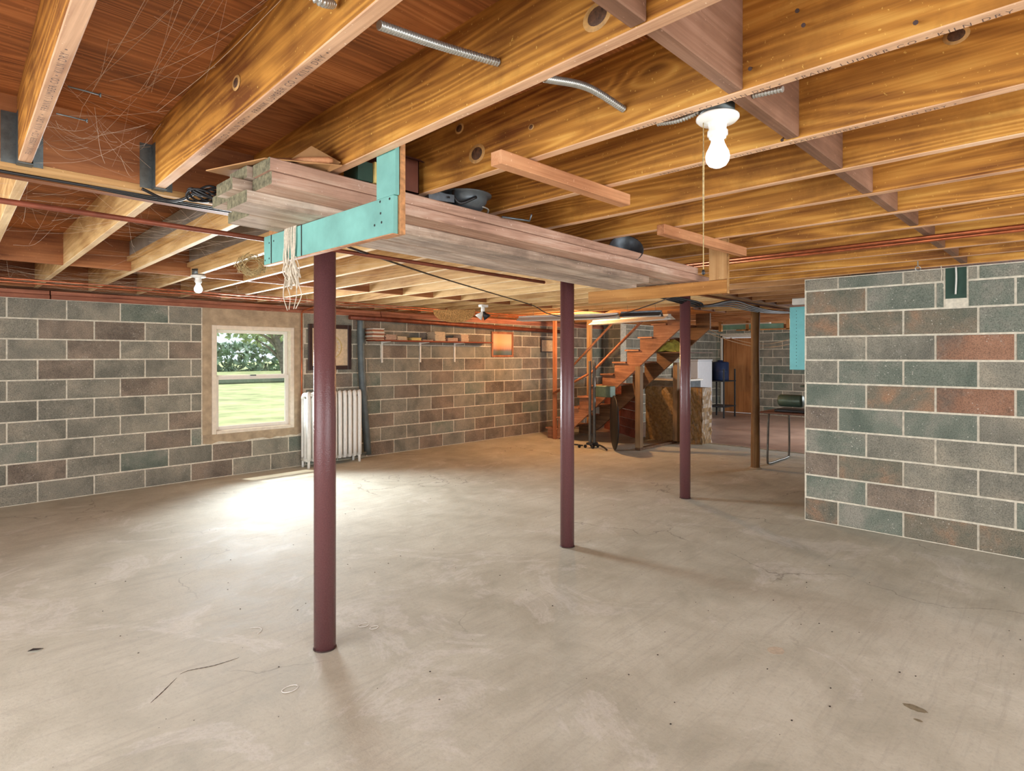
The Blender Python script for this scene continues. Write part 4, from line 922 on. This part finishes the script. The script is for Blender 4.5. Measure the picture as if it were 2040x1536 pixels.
MB().lathe([(0, -.03), (.12, -.03), (.13, 0), (.12, .03), (0, .03)], (0, 0, 0), 24, Matrix.Translation((8.4, 2.48, .92)) @ Matrix.Rotation(math.pi/2, 4, 'X')).build('wheel', M['black'], e)
MB().cbox(8.25, 8.6, 2.0, 2.42, .802, .96, .02).build('head_stock', M['darkgrey'], e)
MB().cbox(8.2, 8.65, 2.1, 2.72, 1.05, 1.075, .006).build('cover', M['greenmach'], e); MB().cbox(8.4, 8.44, 2.3, 2.34, .96, 1.05, .002).build('cover_stem', M['darkgrey'], e)
# teal panel with peg holes behind the right wall edge
e = empty('peg_panel', (6.3, 2.02, 1.32), 'bright teal panel with a row of small holes hanging at the right wall edge', 'panel')
MB().cbox(6.29, 6.31, 1.84, 2.185, 1.32, 1.955, .003).build('panel_board', M['teal_dark'], e)
for k in range(17): MB().lathe([(0, 0), (.0035, 0), (.0035, .002)], (0, 0, 0), 8, Matrix.Translation((6.2885, 2.12, 1.36+k*.0345)) @ Matrix.Rotation(math.pi/2, 4, 'Y')).build('peg_hole', M['darkgrey'], e)
MB().cbox(6.27, 6.33, 1.84, 2.155, 1.975, 2.04, .004).build('white_block', M['white_paint'], e, label='white block above the panel')
MB().tube([(6.30, 1.95, 1.95), (6.30, 1.95, 2.14)], .01, 8).build('hanger_rod', M['darkgrey'], e)
MB().box(5.83, 5.86, 1.822, 1.84, 1.5, 2.12).build('trim_2', M['stud'], kind='structure')
e = empty('teal_board', (11.5, 4.75, 1.97), 'long teal board with a white strip hung under the ceiling near the far door', 'board')
MB().cbox(11.49, 11.51, 4.1, 5.28, 1.98, 2.075, .003).build('board', M['teal'], e); MB().cbox(11.45, 11.55, 4.35, 5.3, 2.078, 2.10, .003).build('white_strip', M['white_paint'], e); MB().cbox(11.47, 11.53, 3.6, 5.0, 1.955, 1.978, .003).build('wood_strip', M['stud'], e)
for y in (5.33, 4.78, 4.02): MB().cbox(11.47, 11.53, y-.03, y+.03, 1.95, 2.379, .002).build('hanging_stud', M['stud'], e)
# clotheslines
for k, (dz, lab) in enumerate(((0, 'upper sagging clothesline in the far room'), (-.05, 'lower sagging clothesline in the far room'))):
    cable([at(1398, 634, X=9.6)+V((0, k*.03, .1)), at(1405, 650+k*8, X=9.6), at(1440, 668+6*k, X=9.7), at(1500, 684+6*k, X=9.9), at(1550, 682+8*k, X=9.6), at(1604, 665+12*k, X=9.3)], .005, lab, 'twine', 'clothesline', 'clotheslines in the far room')
# ---------------------------------------------------------------- small wall and floor things
p = at(71, 1297, Z=0)
m = MB(); m.add([p+V(q_) for q_ in ((-.03, .012, .004), (-.008, .014, .009), (.03, -.004, .003), (0, -.010, .008), (-.03, .012, .006), (-.008, .014, .012), (.03, -.004, .005), (0, -.010, .011))], [(0, 1, 2, 3)[::-1], (4, 5, 6, 7), (0, 1, 5, 4), (1, 2, 6, 5), (2, 3, 7, 6), (3, 0, 4, 7)])
m.build('dry_leaf', M['leafbrown'], None, 'small dark dry leaf lying on the floor at the left', 'leaf')
q = random.Random(21); m = MB()
for i in range(150):
    x, y = q.uniform(.7, 5.0), q.uniform(.2, 5.5); s_ = q.uniform(.001, .0028)
    if x*.716+y*.698 < 1.3: continue
    m.box(x-s_, x+s_*q.uniform(.8, 2.5), y-s_, y+s_, 0, s_*.8)
m.build('floor_debris', M['leafbrown'], None, 'scattered dark specks of dirt across the concrete floor', 'debris', kind='stuff')
# cobwebs
q = random.Random(2); m = MB()
def web(p, spread, n, sag):
    for i in range(n):
        a = V(p)+V([q.uniform(-s_, s_) for s_ in spread]); b = V(p)+V([q.uniform(-s_, s_) for s_ in spread]); mid = (a+b)/2+V((0, 0, -q.uniform(0, sag)))
        m.tube(curve([a, mid, b], 4), q.uniform(.0002, .0006), 3, cap=False)
web((.47, 2.45, 2.24), (.18, .26, .1), 34, .05); web((.35, 3.9, 2.2), (.3, .9, .1), 34, .06); web((1.0, 3.6, 2.2), (.5, .9, .08), 40, .06)
web((.5, 1.7, 2.3), (.15, .7, .05), 22, .03); web((1.4, 6.4, 2.15), (1.6, .9, .07), 80, .08); web((3.2, 7.4, 1.98), (.7, .06, .08), 26, .1); web((3.4, 6.2, 2.1), (1.5, 1.0, .05), 40, .06); web((1.9, 4.6, 2.16), (1.2, 1.2, .08), 40, .06)
m.build('cobwebs', M['web'], None, 'fine dusty cobwebs strung between the joists on the left', 'cobweb', kind='stuff', fix=False)

# ---------------------------------------------------------------- knots in the near joists
for (px, py, k, r1) in ((1190, 32, 3, .021), (770, 300, 3, .018), (950, 306, 4, .024), (915, 256, 4, .014), (1058, 253, 4, .007), (1905, 70, 5, .016), (470, 165, 2, .014), (1175, 140, 4, .006)):
    yy = at(px, py, X=near[k]-.038).y
    p = at(px, py, X=near[k]+slant.get(k, 0)*(yy-{1: 1.4, 2: 1.0, 3: .65}.get(k, 1.0))-.0382)
    if p.z > 2.36 or p.z < 2.15: continue
    Rm = Matrix.Translation(p) @ Matrix.Rotation(-math.pi/2, 4, 'Y') @ Matrix.Diagonal((1, 1.25, 1, 1))
    kn = MB().lathe([(0, .0008), (r1*1.45, .0008), (r1*1.55, -.001)], (0, 0, 0), 20, Rm).build('knot', M['knot_ring'], NJ[k])
    MB().lathe([(0, .0022), (r1*.8, .0020), (r1, .0008)], (0, 0, 0), 18, Rm).build('knot_heart', M['knot'], kn)
# ---------------------------------------------------------------- marks on the concrete floor
q = random.Random(33)
def blot(px, py, rx, ry, mt, name='floor_stain'):
    c = at(px, py, Z=0); n = 22; m = MB(); ps = [(c.x+(1+q.uniform(-.14, .14))*rx*math.cos(2*math.pi*i/n), c.y+(1+q.uniform(-.14, .14))*ry*math.sin(2*math.pi*i/n)) for i in range(n)]
    m.prism(ps, 2, .0001, .0006); return m.build(name, M[mt], floor)
blot(1824, 1411, .022, .042, 'stain'); blot(1829, 1435, .009, .016, 'stain'); blot(1546, 1296, .045, .035, 'stain_pale')
for pts in ([(358, 1343), (375, 1336), (400, 1331), (425, 1326), (455, 1317), (476, 1310)], [(300, 1400), (322, 1380), (352, 1350)]):
    P = curve([at(x, y, Z=.0005) for x, y in pts], 8); MB().tube(P, .0014, 5, lambda t_, i: .25+math.sin(t_*math.pi)*(1 if i % 3 else .5)).build('floor_crack', M['leafbrown'], floor)
for (px, py, a0, a1, r) in ((578, 1372, 0, 6.0, .035), (725, 1245, .5, 5.5, .03), (745, 1250, 3, 9, .024), (490, 1262, -1, 1, .08)):
    c = at(px, py, Z=.0003); MB().tube([c+V((math.cos(a0+(a1-a0)*i/24)*r, math.sin(a0+(a1-a0)*i/24)*r*.7, 0)) for i in range(25)], .0022, 5).build('chalk_mark', M['chalk'], floor)
